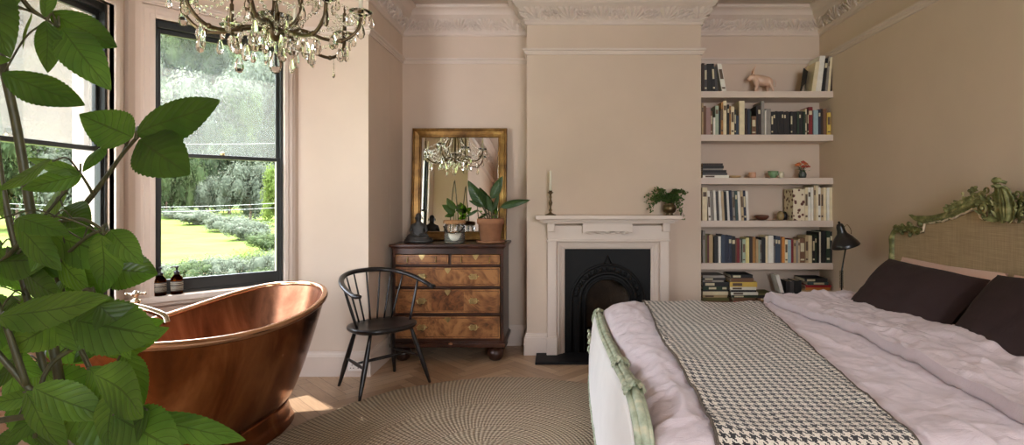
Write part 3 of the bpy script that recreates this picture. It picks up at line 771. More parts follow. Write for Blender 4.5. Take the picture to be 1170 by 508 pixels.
# floral box
m = MB(); m.box((sx(905.2), SY+.012, SHZ[3]+.0003), (sx(918.6), YB-.05, SHZ[3]+.275)); 
t = NT('floral_paper'); v = t.n('ShaderNodeTexVoronoi', i={'Scale': 26}); t.set(v, 'Vector', t.coord()); rp = t.ramp((v, 'Distance'), [(.0, srgb(70, 40, 36)), (.34, srgb(110, 66, 56)), (.4, srgb(222, 206, 178))]); t.bsdf(rp, .7)
tag(m.build('storage_box', t.m, bevel=.003), 'cream box with dark floral pattern standing on the fourth alcove shelf', 'box')
# ornaments
def ornament(name, x, prof, shelf, mats, label, cat, seg=20, sxy=(1, 1), y=None):
    m = MB(); m.lathe(prof, (0, 0, 0), seg, *sxy); o = m.build(name, mats, local=True); o.location = (sx(x), y or SY+.09, SHZ[shelf]+.0003)
    return tag(o, label, cat)
ornament('dish', 841.5, [(.02, 0), (.045, .003), (.062, .02), (.06, .021), (.043, .007), (0, .005)], 2, M_plain('tan_glaze', srgb(190, 156, 112), .4), 'small shallow tan dish on the third alcove shelf', 'dish')
ornament('candle_pot', 862.5, [(.024, 0), (.03, .004), (.032, .05), (.029, .052), (.027, .04), (0, .038)], 2, M_plain('pink_glaze', srgb(206, 156, 128), .4), 'small pinkish ceramic pot on the third alcove shelf', 'pot')
ornament('cup', 886.5, [(.02, 0), (.022, .006), (.04, .03), (.045, .062), (.042, .062), (.037, .03), (0, .01)], 2, M_plain('green_glaze', srgb(120, 150, 112), .25), 'pale green rounded cup on the third alcove shelf', 'cup')
ornament('cup', 895.5, [(.014, 0), (.018, .005), (.026, .03), (.024, .056), (.021, .056), (.022, .03), (0, .01)], 2, M_plain('cream_glaze', srgb(214, 206, 180), .3), 'small cream cup right of the green cup', 'cup')
ornament('bowl', 873.5, [(.02, 0), (.04, .006), (.062, .03), (.06, .042), (.052, .046), (.054, .03), (0, .012)], 3, M_plain('reddish_wood', srgb(94, 54, 40), .35), 'reddish brown little bowl on the fourth alcove shelf', 'bowl')
ornament('egg_ornament', 895, [(.001, 0), (.02, .004), (.033, .028), (.03, .056), (.016, .078), (.001, .084)], 3, M_plain('olive_stone', srgb(150, 130, 92), .3, 0, .25), 'olive stone egg beside the floral box', 'ornament')
ornament('stone_ornament', 902.2, [(.001, 0), (.02, .002), (.032, .02), (.036, .045), (.024, .07), (.001, .078)], 3, M['black'], 'black rounded stone between egg and floral box', 'ornament', sxy=(.7, 1), y=SY+.14)
# ceramic bull
def skinobj(name, V, E_, mat, parent, root=0, sub=2):
    me = bpy.data.meshes.new(name); me.from_pydata([v[0] for v in V], E_, []); me.materials.append(mat)
    o = bpy.data.objects.new(name, me); COL.objects.link(o); o.parent = parent
    o.modifiers.new('skin', 'SKIN').use_smooth_shade = True
    for i, v in enumerate(V): me.skin_vertices[0].data[i].radius = (v[1], v[1]) if not isinstance(v[1], tuple) else v[1]
    me.skin_vertices[0].data[root].use_root = True
    q = o.modifiers.new('sub', 'SUBSURF'); q.levels = q.render_levels = sub
    return o
root = empty('bull_figurine', (sx(873), SY+.10, SHZ[0])); tag(root, 'pinkish white ceramic bull figurine standing on the top alcove shelf', 'figurine')
def bp(x, y, dy=0): return ((x-873)/132.0, dy, (104-y)/132.0)
V = [(bp(875, 89.5), (.040, .045)), (bp(883, 90), (.034, .040)), (bp(887, 90.5), (.022, .024)), (bp(868, 88), (.042, .046)), (bp(864, 85), (.030, .030)), (bp(860.5, 86), (.026, .026)), (bp(857.5, 89), (.018, .018)),
     (bp(867, 96, -.025), .018), (bp(865.5, 100, -.028), .011), (bp(865, 103.2, -.028), .012), (bp(869.5, 96, .025), .018), (bp(870, 100, .028), .011), (bp(870, 103.2, .028), .012),
     (bp(884, 95.5, -.024), .019), (bp(885.5, 100, -.027), .011), (bp(885.5, 103.2, -.027), .012), (bp(881.5, 95.5, .024), .019), (bp(882, 100, .027), .011), (bp(882, 103.2, .027), .012)]
skinobj('body', V, [(0, 1), (1, 2), (0, 3), (3, 4), (4, 5), (5, 6), (3, 7), (7, 8), (8, 9), (3, 10), (10, 11), (11, 12), (1, 13), (13, 14), (14, 15), (1, 16), (16, 17), (17, 18)], M['bullw'], root)
for q_, nm in ((-1, 'horn'), (1, 'horn')):
    m = MB(); b0 = Vector(bp(863.5, 82, q_*.014))+Vector(root.location); m.tube(bez([b0, b0+Vector((.004, q_*.010, .03)), b0+Vector((.024, q_*.006, .078))], 5), [.009, .0085, .008, .0075, .007, .006, .005, .004, .003, .002, .001], 8); m.build(nm, M['bullw'], root)
    m = MB(); b0 = Vector(bp(864.5, 83.5, q_*.026))+Vector(root.location); m.ball(b0, .012, 8, 6, (.8, 1.5, .5)); m.build('ear', M['bullw'], root)
m = MB(); b0 = Vector(bp(888.5, 88))+Vector(root.location); m.tube(bez([b0, b0+Vector((.012, 0, -.02)), b0+Vector((.008, 0, -.06))], 4), .004, 6); m.build('tail', M['bullw'], root)
# flowers
root = empty('flower_vase', (sx(920), SY+.08, SHZ[2])); tag(root, 'small dark vase of orange flowers on the third alcove shelf', 'vase')
c = (sx(920), SY+.08, SHZ[2]+.0003)
m = MB(); m.lathe([(.022, 0), (.03, .01), (.034, .035), (.022, .06), (.024, .068), (.019, .066), (0, .05)], c, 16); m.build('vase', M_plain('smoky_glaze', srgb(74, 78, 74), .25), root)
m = MB()
for k in range(14):
    a = R.random()*6.28; r_ = .02+.035*R.random(); h = .09+.05*R.random()
    m.tube([(c[0], c[1], c[2]+.05), (c[0]+cos(a)*r_*.6, c[1]+sin(a)*r_*.6, c[2]+h*.8), (c[0]+cos(a)*r_, c[1]+sin(a)*r_, c[2]+h-.01)], .0015, 5)
m.build('stems', M['stem'], root)
fm = [M_plain('petal_a', srgb(206, 116, 66), .6, 0, .2), M_plain('petal_b', srgb(184, 84, 64), .6, 0, .2)]
for k, (dx, dy, dz) in enumerate(((-.045, 0, .115), (.0, -.02, .10), (.03, .0, .125), (.04, -.02, .10), (-.02, .02, .125), (.012, .01, .14))):
    m = MB()
    for q in range(7):
        a = q*2*pi/7; m.ball((c[0]+dx+.011*cos(a), c[1]+dy+.011*sin(a), c[2]+dz+.004*sin(3*a)), .011, 6, 4, (1, 1, .7))
    m.ball((c[0]+dx, c[1]+dy, c[2]+dz+.004), .011, 6, 4); m.build('flower', fm[k % 2], root)
m = MB()
for k in range(26):
    a = R.random()*6.28; r_ = .02+.04*R.random(); h = .05+.05*R.random(); p = Vector((c[0]+cos(a)*r_, c[1]+sin(a)*r_, c[2]+h))
    d = Vector((cos(a), sin(a), .3))*.02; s_ = Vector((-sin(a), cos(a), 0))*.008
    m.af([m.av(p-d*.3), m.av(p+s_), m.av(p+d), m.av(p-s_)])
m.build('foliage', M['leafsmall'], root)
# ------------------------------------------------------------ chest of drawers
CX0, CX1, CY0, CY1 = -1.362, -.462, 4.262, 4.735
root = empty('chest_of_drawers', ((CX0+CX1)/2, 4.5, 0)); tag(root, 'burr walnut chest of drawers on bun feet in the left alcove', 'chest')
m = MB(); m.box((CX0, CY0+.012, .125), (CX0+.022, CY1, .93)); m.box((CX1-.022, CY0+.012, .125), (CX1, CY1, .93)); m.box((CX0, CY1-.02, .125), (CX1, CY1, .93))
for z0, z1 in ((.125, .185), (.372, .392), (.592, .610), (.770, .786), (.872, .93)): m.box((CX0+.02, CY0+.012, z0), (CX1-.02, CY1-.02, z1))
m.box((-.905, CY0+.012, .78), (-.885, CY1-.03, .88)); m.build('carcass', M['walnut'], root, bevel=.002)
m = MB(); m.box((CX0-.022, CY0-.02, .93), (CX1+.022, CY1+.005, .954)); m.box((CX0-.012, CY0-.008, .918), (CX1+.012, CY1, .93)); m.build('top', M['walnut'], root, bevel=.006)
m = MB(); m.box((CX0-.018, CY0-.016, .118), (CX1+.018, CY1, .15)); m.box((CX0-.008, CY0-.006, .15), (CX1+.008, CY1, .162)); m.build('base_moulding', M['walnut'], root, bevel=.006)
for x in (CX0+.07, CX1-.07):
    for y in (CY0+.06, CY1-.07):
        m = MB(); m.lathe([(.028, .118), (.034, .112), (.03, .104), (.05, .098), (.066, .07), (.068, .05), (.058, .022), (.044, .006), (.036, 0)][::-1], (x, y, 0), 24); m.build('foot', M['walnut'], root)
def escut(x, z, par, s=1.0):
    m = MB(); y = CY0-.004
    pl = [(0, .026), (.012, .022), (.02, .026), (.026, .016), (.02, .006), (.012, -.008), (0, -.022), (-.012, -.008), (-.02, .006), (-.026, .016), (-.02, .026), (-.012, .022)]
    m.prism([(u*s, v*s) for u, v in pl], lambda u, v, t: (x+u, y+t, z+v), -.0015, .001)
    m.tube([(x, y-.002, z+.006), (x, y-.0035, z+.006)], .004, 8); m.build('escutcheon', M['brass'], par, bevel=.0006, bseg=1)
def bail(x, z, par):
    y = CY0-.004; m = MB()
    pl = []
    for k in range(40):
        a = 2*pi*k/40; r_ = 1+.16*cos(6*a); pl.append((.040*r_*cos(a), .021*r_*sin(a)))
    m.prism(pl, lambda u, v, t: (x+u, y+t, z+v), -.0018, .001)
    h = m.build('handle', M['brass'], par, bevel=.0006, bseg=1)
    m = MB(); m.tube(bez([(x-.027, y-.012, z+.006), (x-.03, y-.018, z-.01), (x-.018, y-.02, z-.02), (x, y-.021, z-.017), (x+.018, y-.02, z-.02), (x+.03, y-.018, z-.01), (x+.027, y-.012, z+.006)], 4), .0032, 6)
    for q in (-1, 1): m.ball((x+q*.027, y-.009, z+.006), .007, 8, 6)
    m.build('handle', M['brass'], par)
def pull(x, z, par):
    y = CY0-.004; m = MB(); m.ball((x, y-.006, z+.014), .007, 8, 5); m.tube([(x, y-.01, z+.012), (x, y-.014, z), (x, y-.012, z-.014)], [.0025, .0045, .007], 8); m.ball((x, y-.012, z-.018), .0065, 8, 5); m.build('handle', M['brass'], par)
DR = [(CX0+.026, -.907, .790, .868), (-.883, CX1-.026, .790, .868), (CX0+.026, CX1-.026, .614, .766), (CX0+.026, CX1-.026, .396, .588), (CX0+.026, CX1-.026, .189, .368)]
for i, (x0, x1, z0, z1) in enumerate(DR):
    m = MB(); m.box((x0, CY0-.003, z0), (x1, CY0+.012, z1)); m.box((x0+.006, CY0+.012, z0+.004), (x1-.006, CY1-.05, z1-.004))
    d = m.build('drawer', M['burl'], root, bevel=.002)
    cx = (x0+x1)/2
    m = MB()
    ins = .012
    for a, b in (((x0+ins, z0+ins), (x1-ins, z0+ins+.006)), ((x0+ins, z1-ins-.006), (x1-ins, z1-ins)), ((x0+ins, z0+ins), (x0+ins+.006, z1-ins)), ((x1-ins-.006, z0+ins), (x1-ins, z1-ins))):
        m.box((a[0], CY0-.0036, a[1]), (b[0], CY0-.002, b[1]))
    m.build('inlay', M['burldark'], d)
    if i == 3 or i == 2:
        m = MB(); m.box((cx-.13, CY0-.0034, z0+.02), (cx+.13, CY0-.002, z1-.02)); m.build('veneer_panel', M['burldark'] if i == 3 else M['burl'], d)
    if i < 2:
        pull(cx-.115, z0+.04, d); pull(cx+.115, z0+.04, d); escut(cx, z1-.022, d)
    else:
        zz = z0+(z1-z0)*.52; bail(cx-.21, zz, d); bail(cx+.21, zz, d); escut(cx, z1-.03, d)
m = MB(); m.tube([(-.90, CY0-.018, .150), (-.885, CY0-.022, .153), (-.868, CY0-.018, .150)], [.006, .012, .006], 8); m.build('repair_patch', M['terra'], root)
# ------------------------------------------------------------ mirror
MW, MH, FW = .845, 1.0, .082
tilt = math.atan2(.066, 1.0)
root = empty('gilt_mirror', (-.897, 4.662, .9545), rot=(-tilt, 0, 0)); tag(root, 'large gilt-framed mirror leaning on the wall above the chest', 'mirror')
m = MB(); pr = [(0, 0), (0, .035), (.008, .045), (.018, .045), (.024, .036), (.05, .028), (.062, .024), (.068, .030), (.076, .028), (.082, .012), (.082, 0)]
rows = []
for (x, z), (ix, iz) in zip([(-MW/2, 0), (-MW/2, MH), (MW/2, MH), (MW/2, 0)], [(1, 1), (1, -1), (-1, -1), (-1, 1)]):
    rows.append([m.av((x+ix*o, -h, z+iz*o)) for o, h in pr])
for i in range(4):
    a, b = rows[i], rows[(i+1) % 4]
    for k in range(len(pr)-1): m.af((a[k], b[k], b[k+1], a[k+1]))
m.build('frame', M['gilt'], root, local=True, bevel=.002)
m = MB(); m.box((-MW/2+.07, -.011, .07), (MW/2-.07, -.004, MH-.07)); m.build('mirror_glass', M['mirror'], root, local=True)
m = MB(); m.box((-MW/2+.01, -.004, .01), (MW/2-.01, -.0005, MH-.01)); m.build('backboard', M['walnut'], root, local=True)
# ------------------------------------------------------------ buddha
ZT = .9545
bx_, by_ = -1.195, 4.44
root = empty('buddha_statue', (bx_, by_, ZT)); tag(root, 'dark seated buddha statue at the left end of the chest top', 'statue')
m = MB(); m.M = Matrix.Translation((bx_, by_, ZT+.0003)); m.lathe([(.118, 0), (.124, .01), (.118, .026), (.108, .03), (.112, .04), (0, .042)], seg=28, sx=1, sy=.62); m.build('plinth', M['buddha'], root)
me = bpy.data.meshes.new('body')
V = []; E_ = []; RR = []
def sv(p, r): V.append(p); RR.append(r); return len(V)-1
pel = sv((0, 0, .075), (.058, .045)); be = sv((0, -.005, .115), (.045, .036)); ch = sv((0, -.004, .150), (.052, .036)); nk = sv((0, -.004, .186), (.017, .017)); hb = sv((0, -.008, .208), (.025, .027)); ht = sv((0, -.006, .238), (.031, .033)); uh = sv((0, 0, .268), (.016, .016))
E_ += [(pel, be), (be, ch), (ch, nk), (nk, hb), (hb, ht), (ht, uh)]
for q in (-1, 1):
    sh = sv((q*.052, 0, .155), (.02, .02)); el = sv((q*.068, .0, .11), (.015, .015)); wr = sv((q*.03, -.048, .082), (.011, .011)); ha = sv((q*.008, -.055, .076), (.013, .008))
    kn = sv((q*.088, -.03, .06), (.026, .02)); ft = sv((q*-.02 if q > 0 else .02, -.058, .056), (.02, .014))
    E_ += [(ch, sh), (sh, el), (el, wr), (wr, ha), (pel, kn), (kn, ft)]
me.from_pydata(V, E_, []); me.materials.append(M['buddha'])
o = bpy.data.objects.new('body', me); COL.objects.link(o); o.parent = root; o.location = (0, 0, -.016)
md = o.modifiers.new('skin', 'SKIN'); 
for i, r_ in enumerate(RR): me.skin_vertices[0].data[i].radius = r_
me.skin_vertices[0].data[0].use_root = True
md.use_smooth_shade = True
s_ = o.modifiers.new('sub', 'SUBSURF'); s_.levels = s_.render_levels = 2
m = MB(); m.M = Matrix.Translation((bx_, by_, ZT-.016))
for q in (-1, 1): m.ball((q*.031, -.006, .222), .008, 6, 6, (.5, .8, 1.7))
m.ball((0, -.038, .224), .005, 6, 5, (.8, 1, 1.6))
m.build('face_detail', M['buddha'], root)
# ------------------------------------------------------------ lantern jar with cuttings
jx, jy = -.885, 4.40
root = empty('glass_jar', (jx, jy, ZT)); tag(root, 'clear glass jar with cork collar holding cuttings on the chest', 'jar')
m = MB(); m.lathe([(.0, .0005), (.083, .0005), (.087, .008), (.087, .14), (.078, .16), (.07, .168), (.066, .166), (.074, .157), (.083, .138), (.083, .01), (0, .006)], (jx, jy, ZT), 32); m.build('glass', M['jarglass'], root)
m = MB(); m.lathe([(.0, .0068), (.081, .0068), (.081, .078), (0, .080)], (jx, jy, ZT), 28); m.build('white_gravel', M['wax'], root)
m = MB(); m.lathe([(.071, .160), (.09, .160), (.092, .166), (.092, .184), (.088, .19), (.071, .19), (.071, .160)], (jx, jy, ZT), 28); m.build('collar', M['cork'], root)
m = MB(); m.tube(bez([(jx+.088, jy-.03, ZT+.14), (jx+.06, jy-.085, ZT+.10), (jx+.0, jy-.10, ZT+.085), (jx-.05, jy-.08, ZT+.10), (jx-.087, jy-.03, ZT+.14)], 6), .0035, 6); m.build('handle', M['iron'], root)
m = MB()
apex = PX(519, 207, 4.42)
m.tube(bez([(jx-.03, jy, ZT+.06), (jx-.035, jy, ZT+.2), (apex.x-.012, jy+.01, apex.z-.1), apex], 6), [.004]*19, 6)
m.tube(bez([(jx+.03, jy, ZT+.06), (jx+.03, jy, ZT+.2), (apex.x+.014, jy+.02, apex.z-.1), apex+Vector((.004, 0, .01))], 6), [.004]*19, 6)
m.build('stem', M['stem'], root)
# ---- leaf builder
def leaf(mb, base, tip, w, nrm, droop=.0, cup=.15, serr=0, nu=14, nv=6, ns=11, shape=0, rnd=0):
    base, tip = Vector(base), Vector(tip); ax = tip-base; L = ax.length; ax.normalize()
    nrm = Vector(nrm); nrm = (nrm-ax*nrm.dot(ax)).normalized(); sd = ax.cross(nrm); W = w*L/2
    def half(u):
        if shape == 0: a = (sin(pi*min(1, u**.78)))**.75 if 0 < u < 1 else 0.0
        elif shape == 1: a = sin(pi*u**.88)**.82 if 0 < u < 1 else 0
        else: a = sin(pi*u**.62)**.8 if 0 < u < 1 else 0
        return max(a, .02*(1-u))
    def fn(u, v):
        vv = 2*v-1; h = half(u)
        if serr and abs(vv) > .99:
            ph = (u*ns) % 1; h *= 1+serr*(ph-.4); h += 0
        y = vv*W*h
        z = -cup*abs(vv)**1.3*W*h*1.2 - droop*L*(u*u) + .03*L*sin(u*5+rnd)+ (.03*W*sin(u*9+rnd)*abs(vv) if serr else 0)
        return base+ax*(u*L*(1-.15*abs(droop)))+sd*y+nrm*z+ax*(-abs(vv)*h*.05*L)
    if serr: nu = ns*4; 
    mb.grid(fn, nu, nv, True, lambda u, v: (u, 2*v-1))
m = MB()
ap = Vector((jx-.01, jy, ZT+.26))
for (bx2, by2, tx, ty) in ((520, 243, 506, 233), (518, 240, 511, 226), (520, 238, 528, 232), (519, 244, 508, 246), (519, 240, 516, 229), (521, 240, 530, 240)):
    b = PX(bx2, by2, 4.40); t_ = PX(tx, ty, 4.34+.1*R.random()); leaf(m, b, t_, .55, (0, -1, .6), .15, .2, .12, ns=6, nv=4)
for (a, b) in (((jx-.01, jy, ZT+.12), PX(519, 241, 4.4)), ((jx+.01, jy, ZT+.12), PX(521, 240, 4.4))): m.tube([a, b], .002, 5)
m.build('cuttings', M['leaf'], root)
# ------------------------------------------------------------ potted plant on the chest
px_, py_ = -.585, 4.42
root = empty('potted_plant', (px_, py_, ZT)); tag(root, 'broad-leaved green plant in a terracotta pot at the right of the chest top', 'plant')
m = MB(); m.lathe([(0, .0004), (.10, .0004), (.118, .006), (.12, .018), (.112, .019), (.108, .01), (0, .009)], (px_, py_, ZT), 32); m.build('saucer', M['terra'], root)
m = MB(); m.lathe([(0, .0105), (.078, .0105), (.084, .014), (.104, .155), (.112, .157), (.114, .2), (.106, .203), (.100, .195), (.096, .16), (.0, .155)], (px_, py_, ZT), 36); m.build('pot', M['terra'], root)
m = MB(); m.lathe([(0, .170), (.05, .172), (.097, .165)], (px_, py_, ZT), 20); m.build('soil', M['soil'], root)
LV = [((556, 246), (553, 236), (534, 206), .42, 4.40, -.2), ((559, 246), (561, 226), (575, 201), .42, 4.45, -.1), ((562, 246), (572, 236), (605, 226), .28, 4.36, .25), ((556, 246), (551, 236), (536, 228), .30, 4.32, .2), ((558, 246), (557, 238), (551, 219), .34, 4.50, -.2), ((554, 246), (546, 240), (531, 247), .24, 4.34, .2), ((558, 246), (563, 240), (570, 222), .30, 4.46, 0), ((560, 246), (562, 242), (556, 222), .30, 4.36, 0)]
for (s0, kn, tp, w, Y, dr) in LV:
    a = Vector((px_+(s0[0]-558)*.006, py_, ZT+.172)); k_ = PX(kn[0], kn[1], (Y+py_)/2); t_ = PX(tp[0], tp[1], Y)
    m = MB(); m.tube(bez([a, a.lerp(k_, .6)+Vector((0, 0, .01)), k_], 5), .0045, 6); st = m.build('stem', M['stem'], root)
    m = MB(); leaf(m, k_, t_, w*1.0, (R.uniform(-.2, .2), -1, .5), dr*.5, .25, 0, 16, 6, shape=0, rnd=R.random()*6); m.build('leaf', M['leafdark'], root)
# ------------------------------------------------------------ mantel things
zM = 1.1863
cx_, cy_ = PX(629, 246, 4.34).x, 4.34
root = empty('candlestick', (cx_, cy_, zM)); tag(root, 'dark turned candlestick with a white candle on the mantel shelf', 'candlestick')
m = MB(); m.lathe([(0, 0), (.046, 0), (.048, .005), (.030, .011), (.012, .02), (.009, .03), (.015, .042), (.009, .052), (.008, .07), (.014, .09), (.018, .105), (.012, .118), (.008, .135), (.012, .15), (.009, .16), (.010, .175), (.024, .186), (.025, .190), (.014, .192), (.014, .204), (0, .204)], (cx_, cy_, zM), 24); m.build('stem', M['bronze'], root)
m = MB(); m.lathe([(0, .200), (.0105, .200), (.0095, .365), (.003, .372), (0, .372)], (cx_, cy_, zM), 16); m.tube([(cx_, cy_, zM+.37), (cx_+.001, cy_, zM+.382)], .001, 5); m.build('candle', M['wax'], root)
gx, gy = PX(765, 238, 4.36).x, 4.365
root = empty('trailing_plant', (gx, gy, zM)); tag(root, 'small trailing plant in a round brass pot on the mantel shelf', 'plant')
m = MB(); m.lathe([(0, .0), (.03, .0), (.034, .006), (.026, .012), (.05, .03), (.058, .055), (.05, .08), (.038, .092), (.043, .1), (.038, .1), (.034, .09), (0, .085)], (gx, gy, zM), 24); m.build('pot', M['bronze'], root)
m = MB(); top_ = Vector((gx, gy, zM+.09)); RL = random.Random(4)
ends = []
for k in range(34):
    a = RL.uniform(0, 2*pi); r_ = RL.uniform(.06, .16); dz = RL.uniform(-.03, .12)*(1.1-r_*3)
    e = top_+Vector((-.03+cos(a)*r_*1.25, sin(a)*min(r_, .075)-.02, dz+.03)); ends.append((e, 0))
for dx, dz, dy in ((.105, -.13, -.03), (.09, -.09, -.05), (.12, -.10, 0), (-.17, -.06, -.03), (-.15, -.04, -.05), (.07, -.045, -.07), (-.19, -.045, -.01)): ends.append((top_+Vector((dx, dy, dz)), 1))
for e, hang in ends:
    mid = top_.lerp(e, .55)+Vector((0, 0, .05 if not hang else .09)); P = bez([top_, mid, e], 5); m.cur = 1; m.tube(P, .0012, 4); m.cur = 0
    for i, p in enumerate(P[2:]):
        for _ in range(3):
            d = Vector((RL.uniform(-1, 1), RL.uniform(-1, .6), RL.uniform(-.6, .8))).normalized()*.021; s_ = d.cross(Vector((RL.uniform(-1, 1), RL.uniform(-1, 1), RL.uniform(-1, 1)))).normalized()*.009
            q = p+d*.2; m.af([m.av(q), m.av(q+d*.5+s_), m.av(q+d), m.av(q+d*.5-s_)], False, [(0, 0), (.5, 1), (1, 0), (.5, -1)])
m.build('foliage', [M['leafsmall'], M['stem']], root, fixn=False)
# ------------------------------------------------------------ windsor chair
root = empty('windsor_chair', (-1.257, 3.715, 0), rz=radians(47)); tag(root, 'black spindle-back windsor armchair beside the chest of drawers', 'chair')
m = MB(); SZ = .405
def seatfn(u, v):
    a = 2*pi*u
    rx, ry = .232, .205
    sx_ = abs(cos(a))**.85*(1 if cos(a) > 0 else -1); sy_ = abs(sin(a))**.8*(1 if sin(a) > 0 else -1)
    prof = [(.0, -.006), (.35, -.008), (.7, -.004), (.9, .002), (.985, .0), (1.0, -.010), (.985, -.022), (.93, -.032), (.5, -.034), (0, -.034)]
    k = min(len(prof)-1, int(round(v*(len(prof)-1)))); r_, z = prof[k]
    return (sx_*rx*r_, sy_*ry*r_, SZ+.034+z-.0)
m.grid(seatfn, 40, 9, True, closeu=True); m.build('seat', M['black'], root, local=True)
legs = [(-.265, -.19), (.265, -.19), (-.215, .215), (.215, .215)]; tops = [(-.15, -.12), (.15, -.12), (-.135, .12), (.135, .12)]
for (x, y), (tx, ty) in zip(legs, tops):
    m = MB(); P = [Vector((tx, ty, SZ+.008)).lerp(Vector((x, y, 0)), k/8) for k in range(9)]; m.tube(P, [.011, .0135, .0155, .017, .0175, .017, .015, .0125, .010], 10); m.build('leg', M['black'], root, local=True)
def lp(i, t): return Vector((*tops[i], SZ)).lerp(Vector((*legs[i], 0)), t)
for i, j in ((0, 2), (1, 3)):
    m = MB(); a, b = lp(i, .52), lp(j, .52); m.tube([a.lerp(b, k/6) for k in range(7)], [.007, .009, .0115, .0125, .0115, .009, .007], 8); m.build('stretcher', M['black'], root, local=True)
a = lp(0, .52).lerp(lp(2, .52), .5); b = lp(1, .52).lerp(lp(3, .52), .5)
m = MB(); m.tube([a.lerp(b, k/6) for k in range(7)], [.007, .009, .0115, .0125, .0115, .009, .007], 8); m.build('stretcher', M['black'], root, local=True)
def bow(t):
    a = pi*t; c_ = cos(a); sn = max(0, sin(a)); x = -.292*(abs(c_)**.82)*(1 if c_ > 0 else -1); y = -.16+.40*sn**.75
    z = .690+.105*sn**.8
    return Vector((x, y, z))
m = MB(); P = [bow(k/40) for k in range(41)]
P = [Vector((-.262, -.215, .686)), Vector((-.285, -.195, .688))]+P+[Vector((.285, -.195, .688)), Vector((.262, -.215, .686))]
rr = [.012, .022]+[.018+.003*sin(pi*k/40) for k in range(41)]+[.022, .012]
m.tube(P, rr, 10, flat=.75); m.build('back_bow', M['black'], root, local=True)
for k, t_ in enumerate((.09, .22, .32, .41, .5, .59, .68, .78, .91)):
    e = bow(t_); ang = pi*(t_*.86+.07); s0 = Vector((-.205*cos(ang), .175*sin(ang)-.0 if 0 < k < 8 else -.02, SZ+.03))
    if k in (0, 8): s0 = Vector((-.2 if k == 0 else .2, -.03, SZ+.03))
    m = MB(); r0 = .0068 if 0 < k < 8 else .010
    m.tube([s0.lerp(e, q/5) for q in range(6)], [r0*.9, r0, r0*1.05, r0, r0*.9, r0*.8], 8); m.build('spindle', M['black'], root, local=True)
# ------------------------------------------------------------ rug
m = MB(); RRUG = 1.21
def rugf(u, v):
    a = 2*pi*u; r_ = RRUG*min(1, v*1.02); wob = .008*sin(9*a)+.005*sin(23*a+1)
    z = .013+ .0015*sin(r_*150) if v < .97 else (.009 if v < .99 else .001)
    return ((r_+wob*v)*cos(a), (r_+wob*v)*sin(a), z)
m.grid(rugf, 160, 60, True, closeu=True)
o = m.build('round_rug', M['rug'], local=True); o.location = (-.36, 2.655, .0); tag(o, 'large round woven jute rug in the middle of the floor', 'rug')
# ------------------------------------------------------------ bath
BX, BY, BA, BL, BW, BZE, BZM = -1.80, 2.74, radians(87), 1.56, .75, .75, .668
Rm = Matrix.Translation((BX, BY, 0)) @ Matrix.Rotation(BA, 4, 'Z')
root = empty('copper_bath', (BX, BY, 0)); tag(root, 'freestanding copper bath with a curved rolled rim below the bay windows', 'bath')
def sup(a, e): return (abs(cos(a))**e*(1 if cos(a) > 0 else -1), abs(sin(a))**e*(1 if sin(a) > 0 else -1))
def rimz(x): return BZM+(BZE-BZM)*abs(x)**1.9
PB, PW = 1.02, .40
def bath(u, v, ins=0.0):
    """v 0 bottom - 1 rim"""
    a = 2*pi*u; c, s = sup(a, .78)
    k = v**.85; f = .72+.28*v+ .02*sin(pi*v)
    l = (PB/2+(BL/2-PB/2)*(v**.9))-ins; w = (PW/2+(BW/2-PW/2)*(v**.62))-ins
    x, y = c*l, s*w; z0 = .125
    z = z0+(rimz(c)-z0)*v
    return (x, y, z)
m = MB(); m.M = Rm; m.grid(lambda u, v: bath(u, v), 72, 18, True, closeu=True); o = m.build('outer_skin', M['copper'], root)
m = MB(); m.M = Rm
def inn_(u, v):
    a = 2*pi*u; c, s = sup(a, .78)
    if v < .25: k = v/.25; return (c*(PB/2-.03)*k, s*(PW/2-.0)*k, .16+.02*k*k)
    w = (v-.25)/.75; x, y, z = bath(u, w, .018); return (x, y, max(z, .18+.02*w))
m.grid(inn_, 72, 22, True, closeu=True); m.build('basin', M['copperin'], root)
m = MB(); m.M = Rm; P = []
for k in range(96):
    c, s = sup(2*pi*k/96, .78); P.append((c*(BL/2-.004), s*(BW/2-.004), rimz(c)))
m.tube(P, .019, 12, closed=True); m.build('rolled_rim', M['rimcop'], root)
m = MB(); m.M = Rm
def pl(u, v):
    a = 2*pi*u; c, s = sup(a, .8); prof = [(.035, .0), (.042, .004), (.042, .012), (.022, .06), (.008, .11), (.012, .128), (.004, .135), (-.08, .15)]
    k = int(round(v*7)); o_, z = prof[k]; return (c*(PB/2+o_), s*(PW/2+o_), z)
m.grid(pl, 72, 7, True, closeu=True); m.build('plinth', M['copper'], root)
# ---- bath filler on standpipes
root = empty('bath_tap', (-2.28, 2.72, 0)); tag(root, 'nickel bath filler with cross handle and curved spout behind the bath', 'tap')
tp = PX(155, 352, 2.83); tpx, tpy, tpz = tp.x, tp.y, tp.z
t2y = 2.50
for yy, nm in ((tpy, 0), (t2y, 1)):
    m = MB(); m.tube([(tpx, yy, .0), (tpx, yy, tpz)], .012, 12); m.lathe([(.034, 0), (.034, .006), (.014, .012)], (tpx, yy, 0), 16); m.build('standpipe', M['chrome'], root)
    m = MB(); m.lathe([(.0, -.01), (.026, -.01), (.028, .0), (.02, .012), (.02, .03), (.026, .036), (.022, .044), (.012, .05), (.012, .066), (.017, .070), (.017, .082), (.010, .09), (0, .09)], (tpx, yy, tpz), 20); v = m.build('valve', M['chrome'], root)
    m = MB(); zc = tpz+.078
    for q in range(2):
        d = Vector((cos(.3+q*pi/2), sin(.3+q*pi/2), 0))*.042; c_ = Vector((tpx, yy, zc)); m.tube([c_-d, c_, c_+d], [.006, .005, .006], 8); m.ball(c_-d, .0085, 8, 6); m.ball(c_+d, .0085, 8, 6)
    m.lathe([(.012, 0), (.01, .01), (0, .013)], (tpx, yy, tpz+.084), 12); m.build('cross_handle', M['chrome'], v)
